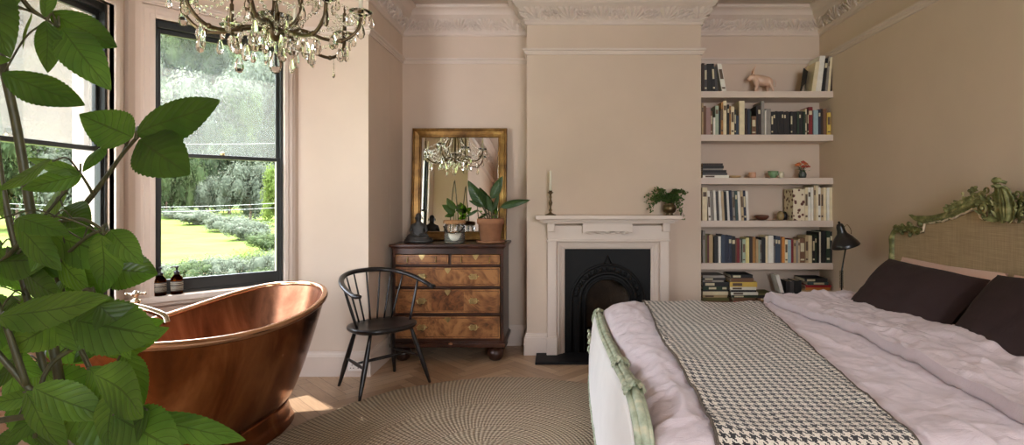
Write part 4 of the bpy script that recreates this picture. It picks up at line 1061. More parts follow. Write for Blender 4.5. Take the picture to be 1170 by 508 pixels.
m = MB(); m.tube([(tpx, tpy, tpz), (tpx, t2y, tpz)], .014, 12); ym = 2.66
e = PX(191, 369, 2.70)
m.tube(bez([(tpx, ym, tpz), (tpx+.03, ym, tpz+.04), (tpx+.11, ym+.01, tpz+.045), (e.x-.03, e.y, e.z+.045), (e.x, e.y, e.z)], 8), [.016]*20+[.0165]*10+[.017]*3, 14); m.build('spout', M['chrome'], root)
# ------------------------------------------------------------ bottles on the sill
def bottle(px_c, lab):
    d = (Vector(B1)-Vector(B2)).normalized(); n = Vector((-d.y, d.x))
    # point on sill line offset .03 inside
    best = None
    for k in range(2000):
        s = k/2000*.97; p = Vector(B2)+d*s-n*.03; x = 640+600*p.x/p.y
        if best is None or abs(x-px_c) < best[0]: best = (abs(x-px_c), p)
    p = best[1]; root = empty('soap_bottle', (p.x, p.y, ZW0+.0035)); c = (p.x, p.y, ZW0+.0035); tag(root, lab, 'bottle', 'amber bottles on the window sill')
    m = MB(); m.lathe([(0, 0), (.030, 0), (.033, .004), (.033, .094), (.030, .108), (.016, .122), (.013, .128), (.0, .128)], c, 28); m.build('glass_body', M['amber'], root)
    m = MB(); m.lathe([(.0334, .022), (.0337, .023), (.0337, .084), (.0334, .085)], c, 28); lb = m.build('label', CM((58, 48, 40)), root); lb['label'] = 'dark paper label'
    m = MB(); 
    for z in (.074, .064, .052, .047, .042, .037, .030): m.lathe([(.0338, z), (.0341, z+.0003), (.0341, z+.0012 if z < .06 else z+.003), (.0338, z+.0016 if z < .06 else z+.0035)], c, 28)
    m.build('print_lines', CM((196, 184, 160)), root)
    m = MB(); m.lathe([(.016, .126), (.016, .144), (.012, .147), (.006, .149), (.006, .166), (.010, .168), (.012, .178), (.004, .182), (0, .182)], c, 20); m.tube([(c[0], c[1], c[2]+.176), (c[0]-.02, c[1]-.012, c[2]+.177), (c[0]-.03, c[1]-.018, c[2]+.168)], .0035, 8); m.build('pump', M['black'], root)
bottle(183, 'amber pump bottle on the bay sill, left of the pair against the sash')
bottle(202, 'amber pump bottle on the bay sill, right of the pair')
# ------------------------------------------------------------ bed
YM = 2.64; HW = .94
bed = empty('bed', (1.3, YM, 0)); tag(bed, 'carved green-painted bed with linen headboard and upholstered footboard', 'bed')
OUT = [(.935, 1.075), (.90, 1.10), (.64, 1.105), (.625, 1.165), (.55, 1.17), (.46, 1.185), (.38, 1.205), (.30, 1.235), (.245, 1.25), (.215, 1.262), (.205, 1.25), (.19, 1.205), (.15, 1.198), (.08, 1.200), (0, 1.197)]
poly = [(YM-d, z) for d, z in OUT]+[(YM+d, z) for d, z in OUT[::-1][1:]]
m = MB(); m.prism([(YM-.935, .35)]+poly+[(YM+.935, .35)], lambda u, v, t: (t, u, v), 2.272, 2.31); m.build('headboard_panel', M['linen'], bed, bevel=.008)
m = MB()
def wavy(pts, amp):
    P = []
    for a, b in zip(pts, pts[1:]):
        a, b = Vector(a), Vector(b); n = max(1, int((b-a).length/.012))
        for k in range(n): P.append(a.lerp(b, k/n))
    P.append(Vector(pts[-1])); return P
edge = wavy([(2.266, y, z+.004) for y, z in poly], 0)
edge = [p+Vector((0, 0, .004*sin(i*.9)+.003*sin(i*2.3))) for i, p in enumerate(edge)]
m.tube(edge, .0065, 6); e = m.build('edge_piping', CM((226, 206, 178)), bed); e['label'] = 'cream scalloped edging round the linen panel'
# posts and shoulders
def carve(mb, c, r, n, seed, flat=.6):
    q = random.Random(seed); c = Vector(c)
    for _ in range(n):
        o = Vector((q.uniform(-.35, .2)*r, q.uniform(-1, 1)*r, q.uniform(-1, 1)*r*.8)); mb.ball(c+o, r*q.uniform(.16, .30), 7, 5, (.8, q.uniform(.6, 1.3), q.uniform(.6, 1.3)))
def spiral(mb, c, r, turns, dirn=1, start=0, th=.009, X=None, n=26):
    P = []; rr = []
    for k in range(n+1):
        t = k/n; a = start+dirn*turns*2*pi*t; q = r*(1-t)**1.1+.004
        P.append(Vector((c[0]-.012*t, c[1]+q*cos(a), c[2]+q*sin(a)))); rr.append(th*(1-.45*t))
    mb.tube(P, rr, 7); mb.ball(P[-1], th*1.1, 8, 6)
for sg in (-1, 1):
    def Y_(d): return YM+sg*d
    m = MB(); m.tube(bez([(2.285, Y_(.95), 0), (2.28, Y_(.95), .5), (2.28, Y_(.955), .95), (2.275, Y_(.95), 1.05), (2.272, Y_(.925), 1.095), (2.272, Y_(.88), 1.112)], 6), [.030]*12+[.024]*8+[.019]*6+[.015]*5, 10)
    m.build('headboard_post', M['headgreen'], bed)
    m = MB()
    m.tube(bez([(2.27, Y_(.93), 1.09), (2.268, Y_(.84), 1.122), (2.27, Y_(.74), 1.128), (2.27, Y_(.66), 1.12)], 6), .014, 8)
    for k in range(9):
        d = .90-.028*k; leaf(m, (2.262, Y_(d), 1.100), (2.252, Y_(d-.035), 1.148-.004*(k % 3)), .8, (-1, 0, 0), -.1, -.3, .4, ns=4, nv=4)
    spiral(m, (2.262, Y_(.885), 1.118), .026, 1.4, -sg, 0, .007); spiral(m, (2.262, Y_(.69), 1.118), .024, 1.3, sg, pi, .007); carve(m, (2.262, Y_(.79), 1.122), .05, 16, 3)
    o = m.build('carved_shoulder', M['headgreen'], bed)
    # long sweeping rail
    m = MB(); pts = bez([(2.262, Y_(.745), 1.214), (2.264, Y_(.68), 1.196), (2.266, Y_(.58), 1.196), (2.266, Y_(.48), 1.212), (2.264, Y_(.38), 1.240), (2.26, Y_(.28), 1.282), (2.258, Y_(.20), 1.308), (2.262, Y_(.13), 1.305)], 6)
    n = len(pts)
    for dx, dz, r0 in ((0, .0, .0125), (-.012, -.013, .010), (.006, -.02, .0125), (-.006, .010, .007)):
        m.tube([p+Vector((dx, 0, dz*min(1, i/8))) for i, p in enumerate(pts)], [max(.003, r0*min(1, .3+i/9)) for i in range(n)], 8)
    m.build('sweeping_rail', M['headgreen'], bed)
    m = MB(); m.ball((2.262, Y_(.655), 1.160), .020, 10, 8); m.tube(bez([(2.264, Y_(.67), 1.16), (2.262, Y_(.62), 1.172), (2.264, Y_(.55), 1.182)], 5), .008, 8); m.build('bud', M['headgreen'], bed)
    # leaf sprays on the rail
    m = MB(); q = random.Random(11)
    for k in range(13):
        t = k/12; d = .43-.25*t; zb = 1.238+.085*t**.9; 
        leaf(m, (2.262, Y_(d-.03), zb+.005), (2.25, Y_(d+.012), zb+.030+.008*sin(k*2)), .55, (-1, 0, .2), -.2, -.35, .4, ns=4, nv=4)
        m.ball((2.252, Y_(d-.005), zb+.012), .014, 7, 5, (.8, 1.1, 1))
        if k > 4: m.ball((2.25, Y_(d-.02), zb-.012), .012, 7, 5)
    carve(m, (2.258, Y_(.20), 1.345), .045, 14, 5); carve(m, (2.256, Y_(.26), 1.318), .04, 10, 6)
    o = m.build('carved_leaf_spray', M['headgreen'], bed, fixn=False)
    # crest side
    m = MB()
    q = random.Random(4)
    for (d, z, r_, sgn, st, th_) in ((.150, 1.268, .036, -1, pi/2, .009), (.092, 1.238, .030, 1, pi/2, .008), (.105, 1.315, .030, -1, 0, .008), (.165, 1.325, .024, 1, 1, .007), (.055, 1.275, .020, -1, 2, .006), (.06, 1.335, .022, 1, 0, .006), (.14, 1.222, .018, 1, 3, .006), (.185, 1.285, .018, -1, 3, .006), (.13, 1.355, .016, 1, 0, .005), (.085, 1.285, .018, -1, 1, .006)):
        spiral(m, (2.252, Y_(d), z), r_, 1.5, sgn*sg, st, th_)
    for (a, b, c_, d_) in ((.03, 1.21, .075, 1.262), (.03, 1.25, .075, 1.315), (.03, 1.30, .07, 1.352), (.05, 1.208, .125, 1.212), (.12, 1.285, .145, 1.345), (.17, 1.235, .195, 1.262)):
        leaf(m, (2.258, Y_(a), b), (2.236, Y_(c_), d_), .42, (-1, 0, 0), -.25, -.4, .4, ns=5, nv=8)
    for k in range(14): m.tube([(2.262, Y_(.03+.012*k), 1.215+.004*k), (2.262, Y_(.04+.012*k), 1.30+.02*sin(k))], .006, 5)
    m.build('crest_scroll', M['headgreen'], bed, fixn=False)
m = MB()
def cl(u, v):
    vv = 2*v-1; h = (.020+.054*sin(pi*min(1, u*1.02))**.7)*(1+.22*(((u*6) % 1)-.5)*(1 if abs(vv) > .8 else 0))*(1-.4*u)
    x = 2.245-.030*u**2-(.028*max(0, u-.8)/.2)-.012*(1-abs(vv))+.010*cos(vv*9)
    z = 1.205+.205*u-.03*max(0, u-.88)/.12
    return (x, YM+vv*h, z-abs(vv)*.012)
m.grid(cl, 48, 12)
m.tube([(2.236-.03*(k/10)**2, YM, 1.205+.02*k) for k in range(10)], [.010-.0005*k for k in range(10)], 6)
m.tube(bez([(2.215, YM-.035, 1.392), (2.195, YM-.015, 1.404), (2.19, YM, 1.407), (2.195, YM+.015, 1.404), (2.215, YM+.035, 1.392)], 4), [.008]*4+[.014]*4+[.017]*1+[.014]*4+[.008]*4, 8)
o = m.build('crest_leaf', M['headgreen'], bed, fixn=False)
so = o.modifiers.new('s', 'SOLIDIFY'); so.thickness = .006
# side rails and legs
for y in (YM-.93, YM+.93):
    m = MB(); m.box((.30, y-.015, .14), (2.28, y+.015, .32)); m.build('side_rail', M['footgreen'], bed, bevel=.006)
# footboard
RAIL = [(.262, 3.585, .535), (.256, 3.40, .548), (.252, 3.15, .550), (.250, 2.9, .556), (.250, 2.55, .585), (.250, 2.2, .612), (.250, 1.95, .640), (.250, 1.76, .648), (.255, 1.64, .60), (.262, 1.57, .50)]
RP = bez(RAIL, 8)
for dx, dz, r0, in ((-.016, -.004, .013), (.004, .006, .015), (.022, -.006, .012)):
    m = MB(); m.tube([p+Vector((dx, 0, dz)) for p in RP], r0, 10); m.build('footboard_rail', M['footgreen'], bed)
def railz(Y):
    for a, b in zip(RP, RP[1:]):
        if b.y <= Y <= a.y: return a.lerp(b, (a.y-Y)/max(1e-6, a.y-b.y))
    return RP[0] if Y > RP[0].y else RP[-1]
m = MB()
def fp(u, v):
    Y = 1.60+(3.57-1.60)*u; p = railz(Y); zt = p.z-.008; zb = .10+.03*sin(pi*u); z = zb+(zt-zb)*v
    x = p.x-.012-.040*sin(pi*min(1, (1-v)*.62+.0))**.8-.012*sin(pi*u)
    return (x, Y, z)
m.grid(fp, 40, 14); o = m.build('footboard_panel', M['footlinen'], bed, fixn=False); so = o.modifiers.new('s', 'SOLIDIFY'); so.thickness = .03; so.offset = 0
m = MB(); P = [Vector(fp(k/60, 0))+Vector((-.004, 0, 0)) for k in range(61)]; m.tube(P, .018, 8)
q = random.Random(2)
for k in range(100):
    c = Vector(fp(k/99, .0)); m.ball(c+Vector((-.014, q.uniform(-.01, .01), q.uniform(-.012, .024))), q.uniform(.009, .015), 6, 5, (.7, 1, 1))
m.build('lower_carved_rail', M['footgreen'], bed)
for Y in (3.585, 1.585):
    m = MB(); m.lathe([(.0, 0), (.018, 0), (.026, .03), (.034, .09), (.030, .13), (.036, .16), (.032, .2), (.030, .46), (.038, .49), (.034, .52), (.026, .54), (.0, .555)], (.252, Y, 0), 14); m.build('footboard_post', M['footgreen'], bed)
def knot(Y, s, seed, name='carved_knot'):
    p = railz(Y)+Vector((.003, 0, .006)); m = MB(); q = random.Random(seed)
    for k in range(14):
        a = 2*pi*k/14; m.ball(p+Vector((.031*cos(a), q.uniform(-.5, .5)*s, .020*sin(a))), s*.32, 7, 5, (.9, 1.2, .9))
    for sg in (-1, 1):
        for k in range(4):
            a = pi*(k/3); leaf(m, p+Vector((.024*cos(a), 0, .010+.012*sin(a))), p+Vector((.034*cos(a), sg*s*1.3, .008+.022*sin(a))), .6, (cos(a), 0, 1), .1, -.3, .35, ns=4, nv=4)
    m.ball(p+Vector((0, 0, .022)), s*.4, 8, 6, (1, 1.2, .8)); m.build(name, M['footgreen'], bed, fixn=False)
knot(3.55, .040, 1, 'carved_finial'); knot(2.20, .034, 2); knot(1.80, .036, 3)
m = MB(); q = random.Random(9)
for k in range(26): m.ball((.197+q.uniform(-.008, .004), 3.50+.05*q.uniform(-1, 1), .30+.14*k/26), .012, 6, 5, (.7, 1.2, 1))
m.build('carved_drop', M['footgreen'], bed)
m = MB()
for k in range(30):
    p = RP[-1]; t = k/30; m.ball((.255+.02*sin(k*2.1), 1.60-.02*t, .55-.35*t), .014, 6, 5)
m.build('carved_drop', M['footgreen'], bed)
# mattress
m = MB(); m.box((.31, YM-.93, .30), (2.25, YM+.93, .54)); o = m.build('mattress', M['footlinen'], bevel=.05, bseg=4); tag(o, 'mattress hidden beneath the pink duvet', 'mattress')
m = MB(); m.box((.31, YM-.9, .24), (2.25, YM+.9, .2995)); m.build('slat_base', M['walnut'], bed)
# duvet surface
DX0, DX1, DY0, DY1 = .285, 1.97, 1.45, 3.64
def dtop(X, Y):
    cov = min(1, max(0, 8*(X-.44-.12*(Y-1.5)/2.1)))*min(1, max(0, 8*(1.05+.34*(Y-1.5)/2.1-X)))
    return dbase(X, Y)+dcr(X, Y)*(1-.8*cov)
def dbase(X, Y):
    z = .605+.020*sin(pi*max(0, min(1, (Y-DY0)/(DY1-DY0))))
    z += .012*fbm(X*1.6, Y*1.1, 3)+.006*fbm(X*5+Y*2, Y*2.2-X, 7)
    return z
def dcr(X, Y):
    z = 0
    # long folds from the foot edge and towards the pillows
    z += .006*max(0, 1-(X-DX0)/.6)*sin(Y*17+2*fbm(X*3, Y*2, 1)*2)
    z += .012*max(0, 1-abs(fbm(X*2.2+9, Y*.9, 5))*7)
    z += .007*max(0, 1-abs(fbm(X*5+3+Y, Y*3.1, 8))*4)+.006*max(0, 1-abs(fbm(X*4-Y*3, Y*5, 15))*4)+.003*fbm(X*16, Y*13, 2)
    z += .010*max(0, 1-(X-DX0)/.4)*max(0, 1-abs(fbm(X*2, Y*6, 21))*3)
    return z
def dsurf(X, Y, off=0.0):
    z = dtop(X, Y); r = .13
    def fall(d, r, full):
        if d >= r: return 0
        t = (r-d)/r; return full*(1-sqrt(max(0, 1-t*t)))
    z -= fall(X-DX0, .16, .085)
    z -= fall(Y-DY0, .12, .10)+fall(DY1-Y, .09, .06)
    return z+off
def skirt(u, v):
    """u along X, v across incl. hanging sides"""
    X = DX0+(DX1-DX0)*u
    s = -.16+1.32*v
    if s < 0: k = -s/.16; return (X, DY0-.012*sin(pi*k)-.01*sin(X*22)*k, dsurf(X, DY0)-.30*k)
    if s > 1: k = (s-1)/.16; return (X, DY1+.012*sin(pi*k)+.01*sin(X*19)*k, dsurf(X, DY1)-.30*k)
    Y = DY0+(DY1-DY0)*s; return (X, Y, dsurf(X, Y))
m = MB(); m.grid(skirt, 200, 270); 
m.grid(lambda u, v: (DX0-.0+.03*(1-u), DY0+(DY1-DY0)*v, dsurf(DX0, DY0+(DY1-DY0)*v)*u+.42*(1-u)), 4, 100)
o = m.build('duvet', M['duvet'], fixn=False); tag(o, 'crumpled pale pink linen duvet spread over the bed', 'duvet')
duv = o
# turned-down top of the duvet
def turn(u, v):
    s = v; Y = DY0-.01+(DY1-DY0+.02)*s
    x0 = 1.45+.03*sin(Y*3)+.012*fbm(Y*4, 0, 2); x1 = 1.98
    a = u
    if a < .18: t = a/.18*pi/2; X = x0+.035*(1-sin(t)); h = .008+.036*sin(t)*1.0; X = x0+.035-.035*sin(t) if a < .09 else x0+.0
    X = x0+(x1-x0)*max(0, (a-.12)/.88); bulge = min(1, a/.16); h = .004+.050*sqrt(max(0, 1-(1-bulge)**2))
    z = dsurf(min(X, DX1), min(max(Y, DY0), DY1))+h+.016*fbm(X*4, Y*1.6, 12)*bulge+.010*sin(Y*9+X*14+3*fbm(X*2, Y, 9))*bulge*max(0, 1-abs(X-1.6)*2)+bulge*(.010*max(0, 1-abs(fbm(X*5, Y*2.4+X*3, 31))*4)+.004*fbm(X*14, Y*12, 6))
    if Y > DY1-.25: z += .02*(1-(DY1-Y)/.25)*bulge
    return (X, Y, z)
m = MB(); m.grid(turn, 80, 240); o = m.build('duvet_turnover', M['duvet'], duv, fixn=False); so = o.modifiers.new('s', 'SOLIDIFY'); so.thickness = .004; o['label'] = 'turned-down top edge of the duvet'
# throw
def throwf(u, v):
    s = v; Y = DY0-.03+(DY1-DY0+.06)*s; yy = min(max(Y, DY0), DY1)
    a = max(0, min(1, (Y-1.5)/2.1)); X0 = .44+.12*a+.015*sin(Y*4+1); X1 = 1.03+.34*a-.04*sin(pi*a)
    X = X0+(X1-X0)*u; z = dsurf(X, yy)+.010+.003*fbm(X*7, Y*5, 4)
    if Y > DY1: z -= (Y-DY1)*4
    if Y < DY0: z -= (DY0-Y)*4
    return (X, Y, z)
ARC = [0.0]
for k in range(120):
    a, b = Vector(throwf(.5, k/120)), Vector(throwf(.5, (k+1)/120)); ARC.append(ARC[-1]+sqrt((b.y-a.y)**2+(b.z-a.z)**2*(1 if abs(b.z-a.z) > .02 else .2)))
m = MB(); m.grid(throwf, 50, 120, True, lambda u, v: (throwf(u, v)[0]-.7, ARC[int(round(v*120))]))
o = m.build('throw', M['hound'], fixn=False); so = o.modifiers.new('s', 'SOLIDIFY'); so.thickness = .007; so.offset = 1; tag(o, 'black and cream houndstooth wool throw laid across the bed', 'throw')
m = MB()
for u in (0, 1): m.tube([Vector(throwf(u, k/90))+Vector((0, 0, .004)) for k in range(91)], .0055, 6)
m.build('bound_edge', M_plain('throw_binding', srgb(96, 84, 74), .9, 0, .4, 90, .5), o)
# pillows
def pillow(name, c, L, Hh, T, tilt, yaw, mat, label, seed, roll=0, parent=None):
    """flat pillow in local yz, thickness x"""
    m = MB(); Mx = Matrix.Translation(c) @ Matrix.Rotation(yaw, 4, 'Z') @ Matrix.Rotation(tilt, 4, 'Y') @ Matrix.Rotation(roll, 4, 'X'); m.M = Mx
    for sg in (-1, 1):
        def f(u, v):
            a, b = 2*u-1, 2*v-1
            pin = 1-.06*(1-abs(a)**3)*0; y = a*L/2*(1-.05*(1-b*b)*0-.035*abs(a)*(1-abs(b))); z = b*Hh/2*(1-.05*abs(b)*(1-abs(a)))
            th = max(0, (1-abs(a)**2.6)*(1-abs(b)**2.6))**.5
            w = .010*fbm(a*2+seed, b*2, seed)+.006*fbm(a*5, b*4+seed, 2)
            return (sg*(T/2*th+w*th), y, z)
        m.grid(f, 36, 26)
    o = m.build(name, mat, fixn=True); 
    if label: tag(o, label, 'pillow')
    return o
pillow('pillow', (2.0, 3.03, .738), .80, .47, .20, radians(40), radians(2), M['plum'], 'dark plum pillow nearer the reading lamp', 3, radians(2))
pillow('pillow', (1.975, 2.15, .757), .82, .50, .21, radians(38), radians(-2), M['plum'], 'dark plum pillow nearest the camera, cut by the right frame edge', 8, radians(-2))
pillow('pillow', (2.175, 3.04, .735), .80, .43, .13, radians(20), radians(1), M['sheetpink'], 'blush pink pillow behind the dark pillow nearer the lamp', 5)
pillow('pillow', (2.175, 2.18, .735), .84, .43, .13, radians(20), 0, M['sheetpink'], 'blush pink pillow behind the dark pillow nearest the camera', 6)
# ------------------------------------------------------------ bedside table and lamp
lx, ly = 2.09, 3.90
m = MB(); root = empty('bedside_table', (lx-.02, ly, 0)); tag(root, 'round black bedside table under the reading lamp', 'table')
m = MB(); m.lathe([(0, .54), (.155, .54), (.16, .548), (.155, .56), (0, .56)], (lx-.02, ly, 0), 32); m.build('table_top', M['black'], root)
for k in range(3):
    a = 2*pi*k/3+.4; m = MB(); m.tube([(lx-.02+.07*cos(a), ly+.07*sin(a), .542), (lx-.02+.14*cos(a), ly+.14*sin(a), 0)], [.012, .009], 8); m.build('leg', M['black'], root)
root = empty('reading_lamp', (lx, ly, .5603)); tag(root, 'black metal desk lamp standing beside the bed head', 'lamp')
zb = .5603
m = MB(); m.lathe([(0, 0), (.075, 0), (.078, .005), (.074, .014), (.02, .02), (.012, .034), (0, .034)], (lx, ly, zb), 28); m.build('base', M['black'], root)
m = MB(); top = PX(967, 279, 3.9); k0 = Vector((lx, ly, zb+.03)); m.tube([k0, (lx+.0, ly, .78), top], .0055, 8)
m.build('arm', M['black'], root)
m = MB()
for dx in (-.011, .011):
    P = [];
    for k in range(60): t = k/60; P.append(Vector((lx+dx+.003*cos(k*2.1), ly+.003*sin(k*2.1), .66+.13*t)))
    m.tube(P, .0022, 5)
m.build('spring', M['chrome'], root)
m = MB(); shc = PX(963, 262, 3.9); ax = Vector((-.30, -.05, 1)).normalized()
mat_ = Matrix.Translation(PX(966, 281, 3.9)) @ Vector((0, 0, 1)).rotation_difference(ax).to_matrix().to_4x4(); m.M = mat_
m.lathe([(.100, .0), (.102, .004), (.088, .03), (.062, .068), (.036, .098), (.030, .12), (.028, .15), (.020, .17), (.008, .176), (.008, .19), (0, .192)], (0, 0, 0), 32)
m.lathe([(.098, .002), (.084, .03), (.058, .068), (.0, .10)], (0, 0, 0), 32); m.build('lamp_shade', M['black'], root)
m = MB(); m.M = mat_; m.tube(bez([(.03, 0, .14), (.055, 0, .15), (.07, 0, .11), (.066, 0, .075)], 5), .003, 6); m.build('shade_handle', M['chrome'], root)
m = MB(); m.ball(PX(966, 281, 3.9)+Vector((0, 0, .045)), .024, 12, 8); m.build('bulb', CM((236, 230, 214)), root)
m = MB(); m.tube(bez([(lx+.05, ly, zb+.006), (lx+.11, ly+.02, zb+.012), (lx+.16, ly+.05, zb-.1), (lx+.19, ly+.1, .2), (lx+.2, ly+.12, .01)], 6), .003, 6); m.build('cord', M['black'], root)
# ------------------------------------------------------------ chandelier
hx, hy = -1.383, 2.55
root = empty('chandelier', (hx, hy, H)); tag(root, 'old brass chandelier hung with crystal drops over the bath side of the room', 'chandelier')
C0 = Vector((hx, hy, 0))
m = MB(); m.tube([(hx, hy, 2.72), (hx, hy, 2.96)], .006, 6)
for k in range(7):
    z = 2.74+k*.03
    P = [(hx+(.009*cos(a) if k % 2 else 0), hy+(0 if k % 2 else .009*cos(a)), z+.018*sin(a)) for a in [2*pi*j/12 for j in range(12)]]; m.tube(P, .0025, 5, closed=True)
m.lathe([(0, 2.955), (.05, 2.955), (.055, 2.97), (.03, 2.988), (0, 2.988)], (hx, hy, 0), 20); m.build('chain', M['bronze'], root)
m = MB(); m.lathe([(0, 2.035), (.012, 2.04), (.03, 2.06), (.045, 2.075), (.05, 2.09), (.03, 2.105), (.018, 2.13), (.022, 2.16), (.014, 2.20), (.010, 2.5), (.03, 2.53), (.012, 2.56), (.012, 2.72), (0, 2.73)], (hx, hy, 0), 20)
m.build('stem', M['bronze'], root)
DROPS = []
def crystal(p, s=1.0, a=0):
    m = MB(); p = Vector(p); x, y = cos(a), sin(a)
    pr = [(.0, 0), (.35, -.12), (.62, -.42), (.72, -.66), (.5, -.9), (0, -1.0)]; w = .023*s; h = .062*s
    # faceted flat pear: hexagonal section
    rings = []
    for r_, z in pr[1:-1]:
        rings.append([m.av(p+Vector((x, y, 0))*(r_*w*u)+Vector((-y, x, 0))*(r_*w*.42*v)+Vector((0, 0, z*h))) for u, v in ((-1, 0), (-.45, -1), (.45, -1), (1, 0), (.45, 1), (-.45, 1))])
    t_ = m.av(p); b_ = m.av(p+Vector((0, 0, -h)))
    for k in range(6):
        m.af((t_, rings[0][(k+1) % 6], rings[0][k])); m.af((b_, rings[-1][k], rings[-1][(k+1) % 6]))
        for i in range(len(rings)-1): m.af((rings[i][k], rings[i][(k+1) % 6], rings[i+1][(k+1) % 6], rings[i+1][k]))
    return m
NARM = 8
drops = []
CQ = random.Random(5)
for k in range(NARM):
    a = 2*pi*k/NARM+.25; d = Vector((cos(a), sin(a), 0)); low = (k % 2)*-.035
    P = bez([C0+d*.03+Vector((0, 0, 2.085)), C0+d*.12+Vector((0, 0, 2.10+low)), C0+d*.22+Vector((0, 0, 2.065+low)), C0+d*.31+Vector((0, 0, 2.065+low)), C0+d*.375+Vector((0, 0, 2.12+low)), C0+d*.39+Vector((0, 0, 2.185+low))], 7)
    m = MB(); m.tube(P, .0085, 8); 
    for q in (10, 20): m.ball(P[q], .013, 8, 6)
    arm = m.build('arm', M['bronze'], root)
    e = P[-1]
    m = MB(); m.lathe([(0, 0), (.010, 0), (.012, .006), (.038, .014), (.056, .026), (.058, .030), (.052, .028), (.034, .020), (.012, .014), (0, .014)], e, 16); m.build('drip_pan', M['crystal'], arm)
    m = MB(); m.lathe([(.012, .014), (.015, .03), (.013, .045), (.0, .045)], e, 12); m.build('candle_cup', M['bronze'], arm)
    m = MB(); m.lathe([(0, .045), (.010, .045), (.010, .14), (.004, .147), (.007, .165), (0, .19)], e, 12); m.build('candle_tube', M['bronze'] if k % 2 else M['wax'], arm)
    for j in range(4):
        b = a+j*pi/2+.4; drops.append((e+Vector((.054*cos(b), .054*sin(b), .012)), .8+.25*CQ.random(), b))
    drops.append((e+Vector((0, 0, -.028)), 1.3, a)); drops.append((P[22]+Vector((0, 0, -.03)), 1.35, a+1)); drops.append((P[12]+Vector((0, 0, -.02)), 1.0, a+.5))
# inner cage of curved rods
for k in range(6):
    a = 2*pi*k/6; d = Vector((cos(a), sin(a), 0))
    m = MB(); m.tube(bez([C0+d*.03+Vector((0, 0, 2.09)), C0+d*.10+Vector((0, 0, 2.14)), C0+d*.13+Vector((0, 0, 2.24)), C0+d*.09+Vector((0, 0, 2.36)), C0+d*.05+Vector((0, 0, 2.46)), C0+d*.07+Vector((0, 0, 2.53))], 5), .006, 7); m.build('cage_rod', M['bronze'], root)
    drops.append((C0+d*.13+Vector((0, 0, 2.21)), 1.2, a)); drops.append((C0+d*.07+Vector((0, 0, 2.52)), 1.1, a))
for k in range(9):
    a = 2*pi*k/9; r_ = .065+.02*(k % 2); drops.append((C0+Vector((r_*cos(a), r_*sin(a), 2.055)), 1.25, a))
drops.append((C0+Vector((0, 0, 1.99)), 1.8, .3)); drops.append((C0+Vector((.03, 0, 2.02)), 1.4, 1))
for k in range(NARM):
    a = 2*pi*k/NARM+.25+pi/NARM; drops.append((C0+Vector((.30*cos(a), .30*sin(a), 2.06)), 1.25, a)); drops.append((C0+Vector((.16*cos(a), .16*sin(a), 2.035)), 1.45, a))
drops = drops[::-1][:99]
wm = MB()
for (p, s, a) in drops:
    m = crystal(p, s, a); m.cur = 1; m.tube([Vector(p)+Vector((0, 0, .024)), p], .0009, 4); m.build('crystal_drop', [M['crystal'], M['bronze']], root)
# bead strings between arms and crown: countless little beads
m = MB()
for k in range(NARM):
    a = 2*pi*k/NARM+.25; b = 2*pi*(k+1)/NARM+.25
    e = C0+Vector((.385*cos(a), .385*sin(a), 2.205)); f_ = C0+Vector((.385*cos(b), .385*sin(b), 2.205)); t0 = C0+Vector((.06*cos(a), .06*sin(a), 2.52))
    for (p, q, sag) in ((e, f_, .10), (e, t0, .06), (e, C0+Vector((.05, 0, 2.10)), .05), (t0, f_, .14)):
        for j in range(1, 16):
            t = j/16; c = p.lerp(q, t)+Vector((0, 0, -sag*4*t*(1-t))); m.ball(c, .0075 if j % 3 else .010, 6, 4)
o = m.build('crystal_bead', M['crystal'], root); o['kind'] = 'stuff'
m = MB()
for k in range(12):
    a = 2*pi*k/12
    for j in range(5):
        z = 2.14-.022*j; r_ = .05+.012*j; m.ball(C0+Vector((r_*cos(a), r_*sin(a), z)), .010, 6, 5, (1, 1, 1.3))
m.lathe([(.012, 2.13), (.05, 2.14), (.075, 2.155), (.078, 2.16), (.05, 2.15), (.012, 2.14)], (hx, hy, 0), 20); m.build('glass_bowl', M['crystal'], root)
root.location.z += .04
# ------------------------------------------------------------ big vine in the foreground
vine = empty('potted_vine', (-1.21, 1.43, 0)); tag(vine, 'tall leafy chestnut vine in the left foreground before the bay window', 'plant')
VR = random.Random(21); PEND = []
HERO = [  # base px, tip px, depth, width ratio, tilt
 ((160,153),(243,110),1.10,.54,0),((154,158),(82,126),1.10,.62,0),((156,158),(211,196),1.08,.72,.1),((116,166),(98,199),1.12,.62,-.3),
 ((53,24),(50,84),.98,.62,0),((68,30),(120,97),1.00,.44,.1),((60,16),(127,50),1.03,.40,-.1),((54,20),(46,-30),1.0,.55,.1),((34,14),(20,56),1.08,.42,.4),((-30,-30),(6,66),.95,.62,0),((4,84),(95,117),1.02,.50,.15),((-20,20),(24,-20),.98,.6,.1),
 ((92,197),(30,178),1.14,.42,.3),((92,199),(30,216),1.13,.46,-.3),((60,184),(-14,214),1.02,.44,.5),((78,222),(34,248),1.22,.62,.1),((72,236),(100,254),1.2,.66,0),((-20,70),(12,66),1.15,.5,0),
 ((118,268),(112,338),1.10,.62,-.1),((124,262),(160,300),1.12,.50,.2),((108,262),(84,300),1.20,.62,.1),((2,364),(117,334),1.00,.40,.45),((114,348),(164,398),1.05,.72,.0),((120,404),(190,372),1.22,.50,.1),((122,386),(186,366),1.26,.5,-.2),
 ((166,478),(279,500),1.18,.30,.4),((150,480),(206,512),1.15,.6,-.1),((92,400),(60,330),1.1,.5,0),((20,250),(76,262),1.0,.46,.5),((0,250),(-10,200),1.05,.5,0),
 ((140,400),(158,470),1.12,.62,0),((130,440),(118,520),1.05,.7,.1),((100,420),(140,474),1.1,.6,.1),((168,468),(120,520),1.02,.62,.2),((60,250),(30,310),1.12,.6,0),((0,300),(56,290),1.2,.6,.3),
]
LEN = 0
